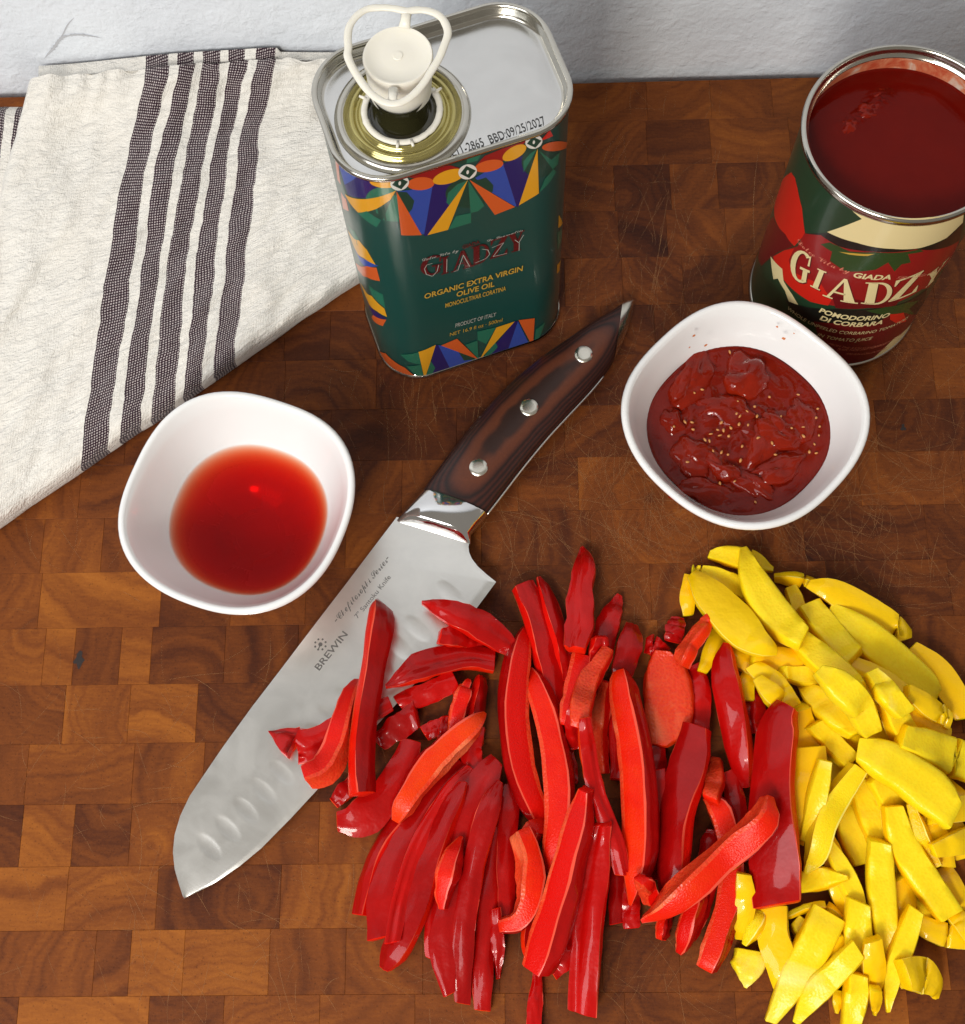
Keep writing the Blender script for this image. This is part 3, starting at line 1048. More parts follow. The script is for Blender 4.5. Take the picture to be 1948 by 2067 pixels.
def glyph(ch, bl, br, tr, tl):
    """place a unit glyph in a quadrilateral of label points"""
    out = []
    for q in GLYPH[ch]:
        pts = []
        for x, y in q:
            a = Vector(bl) * (1 - x) + Vector(br) * x
            b = Vector(tl) * (1 - x) + Vector(tr) * x
            pts.append(tuple(a * (1 - y) + b * y))
        out.append(pts)
    return out

# ------------------------------------------------------------------ tall olive oil tin
TX, TY = to_w(-0.74, 276.4)
TYAW = 0.2461 + YAW
TW, TD, TH, TR = 81.7, 53.3, 156.7, 17.8
tex, tey = Vector((math.cos(TYAW), math.sin(TYAW), 0)), Vector((-math.sin(TYAW), math.cos(TYAW), 0))
ta, tb = TW / 2 - TR, TD / 2 - TR
tq = TR * pi / 2
def tin_local(s, off=0.0):
    """point on the outline at arc length s from the middle of the front, offset outwards"""
    sg = 1 if s >= 0 else -1
    s = abs(s)
    if s <= ta:
        p, n = (s, -TD / 2), (0, -1)
    elif s <= ta + tq:
        a = (s - ta) / TR
        n = (math.sin(a), -math.cos(a))
        p = (ta + TR * n[0], -tb + TR * n[1])
    elif s <= ta + tq + 2 * tb:
        p, n = (TW / 2, -tb + (s - ta - tq)), (1, 0)
    elif s <= ta + 2 * tq + 2 * tb:
        a = (s - ta - tq - 2 * tb) / TR
        n = (math.cos(a), math.sin(a))
        p = (ta + TR * n[0], tb + TR * n[1])
    else:
        p, n = (ta - (s - ta - 2 * tq - 2 * tb), TD / 2), (0, 1)
    return (sg * (p[0] + n[0] * off), p[1] + n[1] * off)
TPER = 4 * ta + 4 * tb + 4 * tq
def tin_w(x, y, z):
    return Vector((TX, TY, 0)) + tex * x + tey * y + Vector((0, 0, z))
def tin_wrap(s, z, off):
    x, y = tin_local(s, off)
    return tin_w(x, y, z)
def tin_hit(px, py):
    """picture point on the tin's side -> (s, z)"""
    d = ray(px, py)
    t_ = 0.0
    for _ in range(200):
        p = CAM + d * t_
        q = p - Vector((TX, TY, 0))
        x, y = q.dot(tex), q.dot(tey)
        ax, ay = abs(x) - ta, abs(y) - tb
        sd = math.hypot(max(ax, 0), max(ay, 0)) + min(max(ax, ay), 0) - TR
        if sd < 0.001:
            break
        t_ += max(sd, 0.0005) / math.hypot(d.x, d.y)
    sg = 1 if x >= 0 else -1
    x = abs(x)
    if y < -tb and x <= ta:
        s = x
    elif y < -tb:
        s = ta + TR * math.atan2(x - ta, -(y + tb))
    else:
        s = ta + tq + (y + tb)
    return (sg * s, p.z)
def tin_ring(off, z, n=120):
    return [tin_wrap(-TPER / 2 + TPER * (j + 0.5) / n, z, off) for j in range(n)]
tin = thing('olive_oil_tin', 'tall dark green olive oil tin with bright geometric bands and white pull spout', 'oil tin', (TX, TY, 0))
v, f = loft([tin_ring(0, z) for z in (2.4, TH - 1.6)], True)
part('tin_body', tin, v, f, INK_MATS[INK_NAMES.index('green')])
v, f = loft([tin_ring(o, z) for o, z in ((-3, 0.3), (0.2, 0.0), (0.8, 0.4), (1.0, 1.2), (0.8, 2.1), (0.1, 2.6))], True, True)
fix_normals(part('base_rim', tin, v, f, MAT['tin_rim']), 60)
v, f = loft([tin_ring(o, z) for o, z in ((0.05, TH - 2.4), (0.7, TH - 2.2), (1.1, TH - 1.6), (1.1, TH - 0.8), (0.7, TH - 0.2), (0.0, TH), (-0.7, TH - 0.3), (-1.1, TH - 1.2), (-1.4, TH - 3.6), (-2.0, TH - 4.6), (-2.8, TH - 4.9))], True)
fix_normals(part('top_rim', tin, v, f, MAT['tin_rim']))
LID = TH - 4.6
v, f = loft([tin_ring(o, z) for o, z in ((-2.4, TH - 4.8), (-3.4, TH - 4.9), (-4.4, LID), (-10, LID + 0.1))], True, False, True)
fix_normals(part('lid', tin, v, f, MAT['tin']))
T1 = crop(600, 0, 1874 / 600)
T2 = crop(600, 280, 1874 / 600)
sh = Sheet()
def tp(pts):
    return [tin_hit(*T2(x, y)) for x, y in pts]
def tpoly(ink, *pts):
    sh.poly(tp(pts), ink)
def tell(ink, c, rx, ry, rot=0.0):
    sh.poly(tp(ellipse(c, rx, ry, math.radians(rot))), ink)
# side motifs
tpoly('salmon', (238, 110), (262, 160), (275, 290), (255, 260))
tpoly('salmon', (275, 335), (308, 380), (325, 455), (290, 440))
tpoly('blue', (262, 165), (395, 232), (300, 292))
tpoly('navy', (298, 290), (392, 230), (480, 255), (625, 322), (560, 350), (430, 372), (320, 352))
tpoly('mgreen', (312, 528), (360, 580), (425, 690), (380, 672))
tpoly('yellow', (318, 575), (390, 640), (440, 700), (495, 795), (420, 752), (360, 684))
tpoly('blue', (305, 590), (360, 684), (430, 760), (514, 800), (430, 806), (350, 735))
tpoly('orange', (368, 782), (440, 802), (500, 812), (522, 896), (440, 872), (384, 825))
tpoly('mgreen', (368, 850), (450, 920), (540, 980), (556, 1065), (470, 984))
tpoly('yellow', (398, 905), (470, 990), (550, 1070), (566, 1122), (500, 1085), (432, 994))
tpoly('navy', (388, 895), (432, 994), (500, 1090), (572, 1135), (482, 1114), (405, 985))
tpoly('orange', (402, 1035), (480, 1110), (562, 1140), (540, 1180), (470, 1125))
tpoly('navy', (1650, 380), (1690, 330), (1688, 440), (1660, 450))
tpoly('yellow', (1648, 480), (1680, 455), (1672, 532), (1645, 562))
tpoly('mgreen', (1640, 590), (1668, 560), (1662, 660), (1640, 700))
tpoly('yellow', (1638, 795), (1660, 760), (1652, 832), (1636, 850))
# upper band
tell('mgreen', (590, 400), 160, 95, 12)
tpoly('dgreen', (625, 325), (735, 370), (735, 440), (650, 480), (560, 515), (430, 455), (520, 410))
tpoly('mgreen', (600, 360), (640, 345), (640, 520), (540, 512))
tpoly('yellow', (300, 345), (385, 378), (480, 372), (560, 350), (622, 325), (590, 380), (500, 440), (385, 464), (330, 400))
tpoly('mgreen', (382, 466), (440, 455), (530, 512), (500, 556))
tpoly('blue', (630, 328), (705, 322), (855, 285), (803, 600), (780, 600))
tpoly('navy', (855, 285), (960, 280), (1070, 258), (826, 608), (798, 612))
tell('dgreen', (625, 398), 112, 82, 0) if False else None
tpoly('dgreen', (632, 330), (690, 335), (738, 390), (725, 440), (700, 470))
tpoly('orange', (625, 328), (655, 606), (785, 606))
tell('dgreen', (1085, 335), 152, 98, -8)
tpoly('mgreen', (940, 400), (950, 340), (1010, 285), (1075, 260), (960, 420))
tpoly('mgreen', (1078, 262), (1180, 420), (1140, 455), (1092, 466))
tpoly('mgreen', (952, 572), (1000, 485), (1096, 466), (1096, 528))
tpoly('yellow', (1076, 256), (820, 606), (950, 572))
tpoly('blue', (1120, 245), (1230, 180), (1297, 155), (1388, 418), (1372, 425), (1230, 340))
tpoly('dgreen', (1110, 265), (1190, 242), (1236, 290), (1232, 330), (1210, 350))
tpoly('orange', (1084, 256), (1245, 478), (1372, 428))
tpoly('navy', (1297, 155), (1430, 100), (1512, 60), (1398, 420), (1384, 432))
tell('dgreen', (1530, 135), 118, 105, -20)
tpoly('mgreen', (1425, 210), (1425, 140), (1470, 90), (1510, 62))
tpoly('mgreen', (1520, 70), (1600, 130), (1655, 80), (1640, 160), (1608, 190))
tpoly('mgreen', (1523, 338), (1560, 250), (1612, 190), (1632, 206), (1590, 272))
tpoly('yellow', (1514, 60), (1396, 418), (1522, 342))
# above the eyes
tpoly('green', (480, 262), (600, 250), (700, 225), (860, 180), (910, 165), (720, 240))
tpoly('red', (700, 240), (850, 178), (965, 165), (1030, 185), (930, 215), (862, 268))
tpoly('mgreen', (910, 163), (1000, 112), (1180, 62), (1135, 135), (1060, 155))
tpoly('dgreen', (910, 163), (1000, 112), (1075, 95), (1065, 155))
tpoly('red', (1125, 165), (1180, 105), (1290, 60), (1445, 8), (1400, 60), (1300, 135))
tpoly('blue', (1590, -80), (1715, -190), (1712, -40), (1650, -10))
tpoly('bred', (1530, 10), (1590, -60), (1610, -20))
for ink, c, rx, ry, rot in (('yellow', (535, 278), 78, 28, 8), ('orange', (778, 280), 86, 41, -4), ('yellow', (955, 236), 105, 42, -17), ('orange', (1208, 168), 92, 36, -12),
                            ('yellow', (1368, 85), 84, 38, -30), ('orange', (1625, 45), 84, 30, -6)):
    tell(ink, c, rx, ry, rot)
for c, k in (((645, 275), 1.0), ((1073, 205), 1.0), ((1490, 16), 0.92)):
    tell('white', c, 59 * k, 47 * k, -15)
    sh.poly(tp([(c[0] - 48 * k, c[1] + 12), (c[0] - 8, c[1] - 38 * k), (c[0] + 52 * k, c[1] - 8), (c[0] + 10, c[1] + 40 * k)]), 'dgreen')
    tell('white', (c[0], c[1] + 2), 8 * k, 13 * k, 10)
# lower band
tpoly('orange', (505, 1310), (560, 1350), (680, 1440), (770, 1512), (660, 1472), (560, 1402))
tpoly('navy', (498, 1328), (560, 1402), (650, 1480), (630, 1500), (540, 1432))
tpoly('mgreen', (650, 1356), (768, 1340), (780, 1420), (700, 1400))
tpoly('mgreen', (690, 1430), (780, 1420), (798, 1505), (770, 1505))
tpoly('navy', (868, 1296), (890, 1298), (968, 1452), (820, 1506))
tpoly('mgreen', (838, 1395), (868, 1440), (850, 1480), (808, 1508))
tpoly('yellow', (764, 1340), (872, 1296), (802, 1510))
tpoly('blue', (888, 1298), (1010, 1310), (1110, 1398), (966, 1452))
tpoly('dgreen', (1015, 1340), (1060, 1335), (1120, 1388), (1050, 1395))
tpoly('orange', (905, 1300), (1006, 1257), (1142, 1388))
tpoly('mgreen', (1058, 1296), (1135, 1268), (1142, 1386))
tpoly('mgreen', (1134, 1212), (1252, 1185), (1190, 1290), (1136, 1265))
tpoly('navy', (1368, 1148), (1392, 1146), (1322, 1342), (1170, 1388))
tpoly('mgreen', (1245, 1270), (1262, 1310), (1230, 1345), (1165, 1385))
tpoly('yellow', (1254, 1186), (1370, 1148), (1148, 1390))
tpoly('blue', (1390, 1146), (1462, 1292), (1322, 1342))
tpoly('orange', (1394, 1140), (1496, 1127), (1484, 1310))
tpoly('mgreen', (1502, 1198), (1562, 1150), (1530, 1240), (1492, 1300))
tpoly('red', (968, 1452), (1098, 1402), (1108, 1424), (1010, 1448))
tell('yellow', (1225, 1378), 85, 15, -14)
tell('white', (1142, 1408), 48, 20, -14)
tell('dgreen', (1142, 1410), 28, 12, -14)
sh.build('label_artwork', tin, tin_wrap, 1.2)
sh_art, sh = sh, Sheet()
# lettering
def ttext(body, l, r, cap, ink, **kw):
    sh.text(body, tin_hit(*T2(*l)), tin_hit(*T2(*r)), cap, ink, **kw)
quads = [('G', 775, 868, 905, 840), ('I', 900, 855, 960, 838), ('A', 972, 838, 1098, 802), ('D', 1096, 800, 1206, 762), ('Z', 1212, 756, 1322, 722), ('Y', 1330, 718, 1425, 690)]
for ch, x0, y0, x1, y1 in quads:
    hgt = 118 if ch != 'I' else 108
    bl, br = tin_hit(*T2(x0, y0)), tin_hit(*T2(x1, y1))
    tl, tr = tin_hit(*T2(x0, y0 - hgt)), tin_hit(*T2(x1, y1 - hgt))
    sh.quads(glyph(ch, bl, br, tr, tl), 'dred')
def tline(pts, w=0.28, ink='grey'):
    P = [Vector(tin_hit(*T2(*p))) for p in pts]
    out = []
    for a, b in zip(P, P[1:]):
        n = Vector((-(b - a).y, (b - a).x)).normalized() * w / 2
        out.append([tuple(a - n), tuple(b - n), tuple(b + n), tuple(a + n)])
    sh.quads(out, ink)
tline([(850, 780), (815, 790), (800, 815), (812, 850), (850, 862), (880, 830), (890, 790)])
tline([(942, 752), (940, 836)])
tline([(1045, 728), (1010, 825), (985, 832)])
tline([(1045, 728), (1085, 800)])
tline([(1165, 690), (1200, 695), (1212, 722), (1190, 748), (1120, 778)])
tline([(1225, 682), (1300, 650), (1232, 738), (1320, 716)])
tline([(1370, 632), (1395, 650), (1425, 600)])
tline([(1398, 650), (1396, 700)])
ttext('\U0001d4d3\U0001d4f8\U0001d4f5\U0001d4ec\U0001d4ee \U0001d4e5\U0001d4f2\U0001d4fd\U0001d4ea \U0001d4eb\U0001d502', (785, 768), (1015, 705), 2.2, 'grey')
ttext('\U0001d4d3\U0001d4ee \U0001d4db\U0001d4ea\U0001d4fe\U0001d4fb\U0001d4ee\U0001d4f7\U0001d4fd\U0001d4f2\U0001d4f2\U0001d4fc', (1195, 645), (1420, 575), 1.7, 'grey')
ttext('GIADA', (1040, 690), (1150, 655), 2.6, 'dred', extra=0.02)
ttext('ORGANIC EXTRA VIRGIN', (800, 1005), (1418, 826), 3.9, 'gold', extra=0.02)
ttext('OLIVE OIL', (1002, 992), (1240, 924), 3.9, 'gold', extra=0.02)
ttext('MONOCULTIVAR CORATINA', (932, 1060), (1312, 950), 3.5, 'gold', extra=0.012)
ttext('PRODUCT OF ITALY', (995, 1184), (1250, 1112), 3.3, 'grey', extra=0.005)
ttext('NET 16.9 fl oz \u00b7 500ml', (960, 1240), (1290, 1146), 3.0, 'gold')
sh.build('label_lettering', tin, tin_wrap, 1.2, lift0=0.04 + 0.004 * sh_art.n)

# spout: raised neck rings, oil, white cap with pull loop
NC = at(813, 232, LID)
neck = lambda prof, **k: lathe((NC.x, NC.y, LID), prof, 72, **k)
v, f = neck([(23.0, 0.0), (22.6, 0.9), (21.8, 1.7), (20.8, 2.0), (19.9, 1.7), (19.4, 0.9), (19.2, 0.1)])
part('neck_ring', tin, v, f, MAT['tin_rim'])
v, f = neck([(19.4, 0.25), (18.3, 0.6), (17.9, 1.6), (17.2, 2.1), (16.4, 1.8), (16.0, 0.9), (15.3, 0.7), (14.8, 1.5), (14.2, 2.3), (13.4, 2.2), (12.8, 1.2), (12.2, 0.7)])
part('oily_collar', tin, v, f, MAT['oil'])
v, f = neck([(12.6, 0.9), (11.0, 0.6), (9.5, 0.5), (9.0, 1.0)], cap1=True)
part('oil_pool', tin, v, f, MAT['dark_oil'])
v, f = neck([(8.9, 0.6), (8.4, 3.0), (8.2, 9.0), (9.0, 13.0)])
part('spout', tin, v, f, MAT['dark_oil'])
# torn white ring around the spout
pts = []
for k in range(46):
    a = math.radians(-208 + 246 * k / 45)
    pts.append((NC.x + 12.6 * math.cos(a), NC.y + 12.6 * math.sin(a), LID + 2.9 + 0.25 * nz(k * 0.4)))
v, f = tube(pts, [1.15 + 0.25 * nz(k * 0.6, 4) for k in range(46)], 8, flat=0.6)
part('torn_ring', tin, v, f, MAT['white_plastic'])
for dg in (-200, 30, -95, -75):
    a = math.radians(dg)
    p = Vector((NC.x + 12.6 * math.cos(a), NC.y + 12.6 * math.sin(a), LID + 3.2))
    o_ = Vector((math.cos(a), math.sin(a), 0))
    v, f = tube([p, p + o_ * 2.6 + Vector((0, 0, 0.5))], [0.7, 0.45], 6)
    part('ring_tab', tin, v, f, MAT['white_plastic'])
CAPZ = LID + 25.0
CC = at(803, 111, CAPZ)
def cap_ring(r, z, n=56):
    k = (z - LID) / 25.0
    cx, cy = NC.x + (CC.x - NC.x) * k, NC.y + (CC.y - NC.y) * k
    return [Vector((cx + r * math.cos(2 * pi * j / n), cy + r * math.sin(2 * pi * j / n), z)) for j in range(n)]
rings = [cap_ring(r, LID + z) for r, z in ((8.0, 10.5), (9.5, 10.2), (10.1, 10.8), (10.5, 16.0), (10.9, 22.5), (11.25, 23.6), (11.3, 24.4), (10.9, 25.0), (10.2, 24.9), (9.6, 24.4), (5.0, 24.5), (1.6, 24.6), (1.5, 24.9), (0.6, 24.9))]
v, f = loft(rings, True, False, True)
fix_normals(part('spout_cap', tin, v, f, MAT['white_plastic']), 50)
lp = [(690, 70), (600, 52), (520, 48), (440, 58), (375, 100), (330, 165), (318, 235), (322, 300), (318, 350), (345, 420), (400, 510), (460, 585), (530, 635), (600, 655), (670, 640), (740, 590), (800, 520), (850, 440), (893, 370), (925, 290), (950, 210), (930, 140), (890, 95), (830, 70), (760, 62)]
pts = catmull([tuple(at(*T1(x, y), CAPZ + 2.2)) for x, y in lp + lp[:1]], 90)[:-1]
v, f = tube(pts, [1.30 + 0.12 * nz(i * 0.4) for i in range(len(pts))], 10, closed=True, flat=0.55)
part('pull_loop', tin, v, f, MAT['white_plastic'])
for a, b, w in (((690, 75), (675, 175), 2.2), ((600, 650), (605, 560), 1.9)):
    p, q = at(*T1(*a), CAPZ + 2.0), at(*T1(*b), CAPZ + 0.2)
    v, f = tube([p, p.lerp(q, 0.5), q], [w * 0.8, w * 0.75, w * 0.9], 8, flat=0.5)
    part('loop_bridge', tin, v, f, MAT['white_plastic'])
# the date stamped on the lid
vs, fs = text_faces('L11-2865  BBD:09/25/2027', extra=-0.005)
l, r = at(*T1(985, 985), LID + 0.25), at(*T1(1572, 778), LID + 0.25)
d = r - l
n_ = Vector((-d.y, d.x, 0)).normalized()
part('date_stamp', tin, [l + d * x + n_ * (y / 0.70 * 3.3) for x, y in vs], fs, MAT['ink'], False)

# ------------------------------------------------------------------ opened tomato can
KX, KY = to_w(162.4, 267.3)
KR, KH = 36.1, 121.0
can = thing('tomato_can', 'opened tomato can with red and green printed label behind the bowl of tomatoes', 'tin can', (KX, KY, 0))
v, f = lathe((KX, KY, 0), [(KR, 2.6), (KR, KH - 3.5)], 96)
part('can_body', can, v, f, INK_MATS[INK_NAMES.index('cgreen')])
v, f = lathe((KX, KY, 0), [(KR - 4, 0.8), (KR - 1, 0.0), (KR + 0.6, 0.2), (KR + 1.0, 1.2), (KR + 0.7, 2.3), (KR, 2.9)], 96, cap0=True)
fix_normals(part('base_seam', can, v, f, MAT['tin_rim']))
v, f = lathe((KX, KY, 0), [(KR, KH - 3.9), (KR + 0.7, KH - 3.5), (KR + 1.0, KH - 2.4), (KR + 0.95, KH - 1.0), (KR + 0.5, KH - 0.2), (KR - 0.3, KH), (KR - 0.9, KH - 0.5), (KR - 1.2, KH - 1.6), (KR - 1.3, KH - 3.4), (KR - 2.2, KH - 3.8), (KR - 2.3, KH - 4.2), (KR - 1.6, KH - 4.6)], 96)
fix_normals(part('top_seam', can, v, f, MAT['tin_rim']))
t = NT('stained_can_lining')
n = t.noise(t.pos(), 130, 4, 0.65, 0.8)
t.bsdf(color=t.ramp(n, [(0.35, (0.46, 0.075, 0.032)), (0.52, (0.58, 0.20, 0.10)), (0.66, (0.62, 0.50, 0.40))]), rough=0.3, coat=0.3)
v, f = lathe((KX, KY, 0), [(KR - 0.7, KH - 3.6), (KR - 0.7, KH - 30)], 96)
part('inner_wall', can, v, f, t.m)
# the juice inside with a sunken tomato breaking the surface
SAUCE = KH - 12.5
rings = []
Z3 = crop(1440, 40, 1403 / 508)
lump = [at(*Z3(x, y), SAUCE) for x, y in ((740, 590), (800, 545), (860, 500), (920, 450), (960, 420))]
for fr in [0.004] + [i / 60 for i in range(1, 61)]:
    rg = []
    for j in range(160):
        a = 2 * pi * j / 160
        x, y = KX + (KR - 0.75) * fr * math.cos(a), KY + (KR - 0.75) * fr * math.sin(a)
        z = SAUCE
        for q in lump:
            d2 = (x - q.x) ** 2 + (y - q.y) ** 2
            z += 0.85 * math.exp(-d2 / 10.0) * (1 + 1.3 * nz(x * 1.1, y * 1.1, 2) + 0.6 * nz(x * 2.6, y * 2.6, 5))
        z += 0.10 * nz(x * 0.12, y * 0.12) + (0.5 if fr > 0.99 else 0)
        rg.append(Vector((x, y, z)))
    rings.append(rg)
v, f = loft(rings, True, True, False)
js = part('tomato_juice', None, v, f, MAT['can_sauce'], origin=(KX, KY, SAUCE))
fix_normals(js)
js['label'] = 'dark red tomato juice filling the open can almost to its rim'
js['category'] = 'tomato juice'
for k, (x, y, L, Wd, an, hh) in enumerate(((760, 580, 170, 110, 2.5, 2.6), (860, 500, 190, 120, 2.4, 3.0), (950, 415, 150, 120, 2.3, 2.6))):
    v, f = blob(x, y, L, Wd, an, hh, k + 20, SAUCE - 0.6, Z3, 1403 / 508)
    part('tomato_piece', js, v, f, MAT['sauce'])
def can_wrap(s, z, off):
    a = s / KR - pi / 2
    return Vector((KX + (KR + off) * math.cos(a), KY + (KR + off) * math.sin(a), z))
def can_hit(px, py):
    d = ray(px, py)
    ox, oy = -KX, -KY
    A = d.x * d.x + d.y * d.y
    B = ox * d.x + oy * d.y
    C = ox * ox + oy * oy - KR * KR
    disc = B * B - A * C
    t_ = (-B - math.sqrt(max(0, disc))) / A
    p = CAM + d * t_
    return (KR * ((math.atan2(p.y - KY, p.x - KX) + pi / 2 + pi) % (2 * pi) - pi), p.z)
sh = Sheet()
def cpoly(ink, *pts):
    sh.poly([can_hit(*Z3(x, y)) for x, y in pts], ink)
def ctext(body, l, r, cap, ink, **kw):
    sh.text(body, can_hit(*Z3(*l)), can_hit(*Z3(*r)), cap, ink, **kw)
cpoly('black', (512, 1190), (640, 1185), (800, 1242), (1000, 1278), (1150, 1275), (1300, 1218), (1392, 1132), (1370, 1235), (1100, 1300), (900, 1300), (700, 1280), (560, 1220))
cpoly('bred', (435, 850), (378, 900), (348, 1005), (342, 1100), (400, 1200), (452, 1262), (512, 1195), (495, 1050), (470, 940), (456, 880))
cpoly('maroon', (335, 1095), (300, 1150), (262, 1245), (250, 1320), (268, 1372), (360, 1295), (445, 1262), (402, 1195))
cpoly('cream', (742, 1030), (828, 1110), (634, 1182), (800, 1242), (1000, 1276), (1150, 1272), (1300, 1215), (1390, 1130), (1396, 1080), (1330, 1080), (1200, 1100), (1090, 1106), (950, 1090), (840, 1050))
cpoly('red', (508, 1190), (600, 1200), (700, 1262), (900, 1292), (1130, 1278), (1372, 1228), (1335, 1320), (1262, 1400), (1200, 1490), (1160, 1502), (1030, 1572), (850, 1592), (660, 1592), (560, 1562), (430, 1482), (350, 1400), (330, 1320), (400, 1282), (470, 1262))
cpoly('bred', (335, 1320), (395, 1285), (450, 1275), (420, 1340), (440, 1400), (520, 1440), (600, 1470), (660, 1560), (640, 1592), (540, 1570), (440, 1500), (365, 1410))
cpoly('maroon', (660, 1520), (760, 1550), (900, 1570), (1040, 1560), (1020, 1590), (860, 1606), (680, 1606))
cpoly('leaf', (598, 1250), (650, 1240), (700, 1262), (760, 1290), (900, 1294), (1150, 1278), (1172, 1290), (1085, 1305), (1100, 1352), (1050, 1362), (1010, 1402), (975, 1352), (905, 1392), (820, 1402), (740, 1402), (650, 1342), (662, 1292))
cpoly('gold', (700, 1292), (780, 1300), (900, 1304), (860, 1316), (760, 1308))
cpoly('cream', (320, 1318), (385, 1388), (392, 1455), (440, 1530), (522, 1655), (440, 1612), (400, 1510), (360, 1442), (336, 1446))
cpoly('black', (400, 1560), (520, 1600), (700, 1610), (900, 1608), (1080, 1570), (1190, 1500), (1180, 1600), (1000, 1690), (800, 1700), (600, 1690), (480, 1660))
cpoly('leaf', (850, 1620), (960, 1600), (1080, 1575), (1150, 1560), (1090, 1610), (1120, 1640), (1030, 1640), (960, 1680), (930, 1640))
cpoly('maroon', (560, 1680), (700, 1690), (840, 1700), (930, 1680), (980, 1640), (1060, 1630), (1150, 1640), (1125, 1720), (1060, 1815), (950, 1880), (850, 1922), (700, 1920), (600, 1800))
cpoly('bred', (985, 1640), (1060, 1632), (1075, 1680), (1020, 1690), (985, 1670))
cpoly('cream', (835, 1928), (930, 1850), (1010, 1772), (1130, 1690), (1112, 1770), (1040, 1850), (960, 1895), (890, 1920))
sh.build('label_artwork', can, can_wrap, 1.2)
sh_art, sh = sh, Sheet()
letters = [('G', (418, 1420), (520, 1478), (548, 1310), (450, 1262)), ('I', (532, 1478), (602, 1512), (640, 1408), (575, 1380)), ('A', (615, 1538), (785, 1580), (790, 1455), (680, 1425)),
           ('D', (822, 1580), (980, 1580), (1005, 1455), (850, 1462)), ('Z', (975, 1572), (1130, 1512), (1170, 1395), (1010, 1455)), ('Y', (1165, 1505), (1240, 1440), (1310, 1325), (1200, 1415))]
for ch, bl, br, tr, tl in letters:
    q = [can_hit(*Z3(*p)) for p in (bl, br, tr, tl)]
    o = [(a + 0.55, b - 0.25) for a, b in q]
    sh.quads(glyph(ch, *o), 'dred')
    sh.quads(glyph(ch, *q), 'cream')
ctext('GIADA', (780, 1432), (988, 1444), 3.6, 'cream', extra=0.03, shear=0.2)
ctext('\U0001d4d3\U0001d4f8\U0001d4f5\U0001d4ec\U0001d4ee \U0001d4e5\U0001d4f2\U0001d4fd\U0001d4ea \U0001d4eb\U0001d502', (470, 1240), (760, 1412), 3.2, 'salmon')
ctext('\U0001d4d3\U0001d4ee \U0001d4db\U0001d4ea\U0001d4fe\U0001d4fb\U0001d4ee\U0001d4f7\U0001d4fd\U0001d4f2\U0001d4f2\U0001d4fc', (1020, 1440), (1335, 1310), 2.2, 'salmon')
ctext('POMODORINO', (588, 1626), (978, 1652), 3.6, 'cream', extra=0.03, shear=0.2)
ctext('DI CORBARA', (592, 1668), (940, 1692), 3.6, 'cream', extra=0.03, shear=0.2)
ctext('WHOLE UNPEELED CORBARINO TOMATOES', (415, 1612), (1082, 1662), 2.6, 'cream', shear=0.2)
ctext('IN TOMATO JUICE', (580, 1758), (882, 1780), 2.7, 'cream', shear=0.2)
ctext('FROM THE RICH VOLCANIC SOIL OF THE', (640, 1806), (1050, 1750), 1.6, 'salmon', shear=0.2)
ctext('PLAIN THESE TINY TOMATOES', (690, 1836), (960, 1806), 1.6, 'salmon', shear=0.2)
ctext('ARE SUN-CONCENTRATED', (735, 1862), (960, 1832), 1.6, 'salmon', shear=0.2)
sh.build('label_lettering', can, can_wrap, 1.2, lift0=0.04 + 0.004 * sh_art.n)

# ------------------------------------------------------------------ knife
Z8 = crop(320, 980, 1664 / 720)
Z7 = crop(780, 580, 1874 / 540)
KTIP, KBOL = at(375, 1812, 1.5), at(880, 1062, 8.5)
KAX = (KBOL - KTIP)
KLEN = Vector((KAX.x, KAX.y)).length
def kz(px, py):
    """height of the blade's middle plane below a picture point"""
    z = 4.0
    for _ in range(4):
        p = at(px, py, z)
        t_ = (p - KTIP).xy.dot(KAX.xy) / KLEN ** 2
        z = 1.5 + 7.0 * max(-0.1, min(1.15, t_))
    return z
def kp(crp, x, y):
    px, py = crp(x, y)
    return at(px, py, kz(px, py))
knife = thing('chef_knife', 'wide steel santoku knife with dimpled blade and riveted dark wood handle', 'knife', at(700, 1300, 0))
spine = [(1113, 150), (1000, 298), (870, 470), (730, 652), (580, 850), (440, 1032), (300, 1225), (205, 1365), (148, 1450), (105, 1540), (78, 1630), (70, 1710), (78, 1790), (98, 1860), (120, 1928)]
choil = [(1452, 262), (1446, 285), (1449, 312), (1462, 342), (1490, 378), (1530, 414), (1575, 450)]
edge = [(1575, 450), (1480, 578), (1380, 705), (1260, 850), (1160, 965), (1040, 1095), (900, 1250), (740, 1420), (620, 1550), (480, 1692), (380, 1775), (270, 1850), (120, 1928)]
sp_ = [kp(Z8, *p) for p in spine]
ch_ = [kp(Z8, *p) for p in choil]
ed_ = [kp(Z8, *p) for p in edge]
NCH, NE = 30, 270
spR = resample([tuple(p) for p in sp_], 1200)
cut = 150
top_a = resample([tuple(p) for p in spR[:cut]], NCH)
top_b = resample([tuple(p) for p in spR[cut - 1:]], NE)
bot_a = resample([tuple(p) for p in ch_], NCH)
bot_b = resample([tuple(p) for p in ed_], NE)
TOP, BOT = top_a + top_b[1:], bot_a + bot_b[1:]
dimples = []
for x, y in ((238, 1685), (325, 1602), (410, 1515), (492, 1426), (577, 1340), (662, 1255), (745, 1170), (800, 1095), (880, 1005), (1040, 840), (1125, 755), (1207, 668), (1360, 505)):
    p = kp(Z8, x, y)
    q = kp(Z8, x + 48, y + 50)
    ax = (q - p)
    dimples.append((p, ax.xy.normalized(), ax.xy.length * 1.12, ax.xy.length * 0.50))
NA = 64
topv, botv = [], []
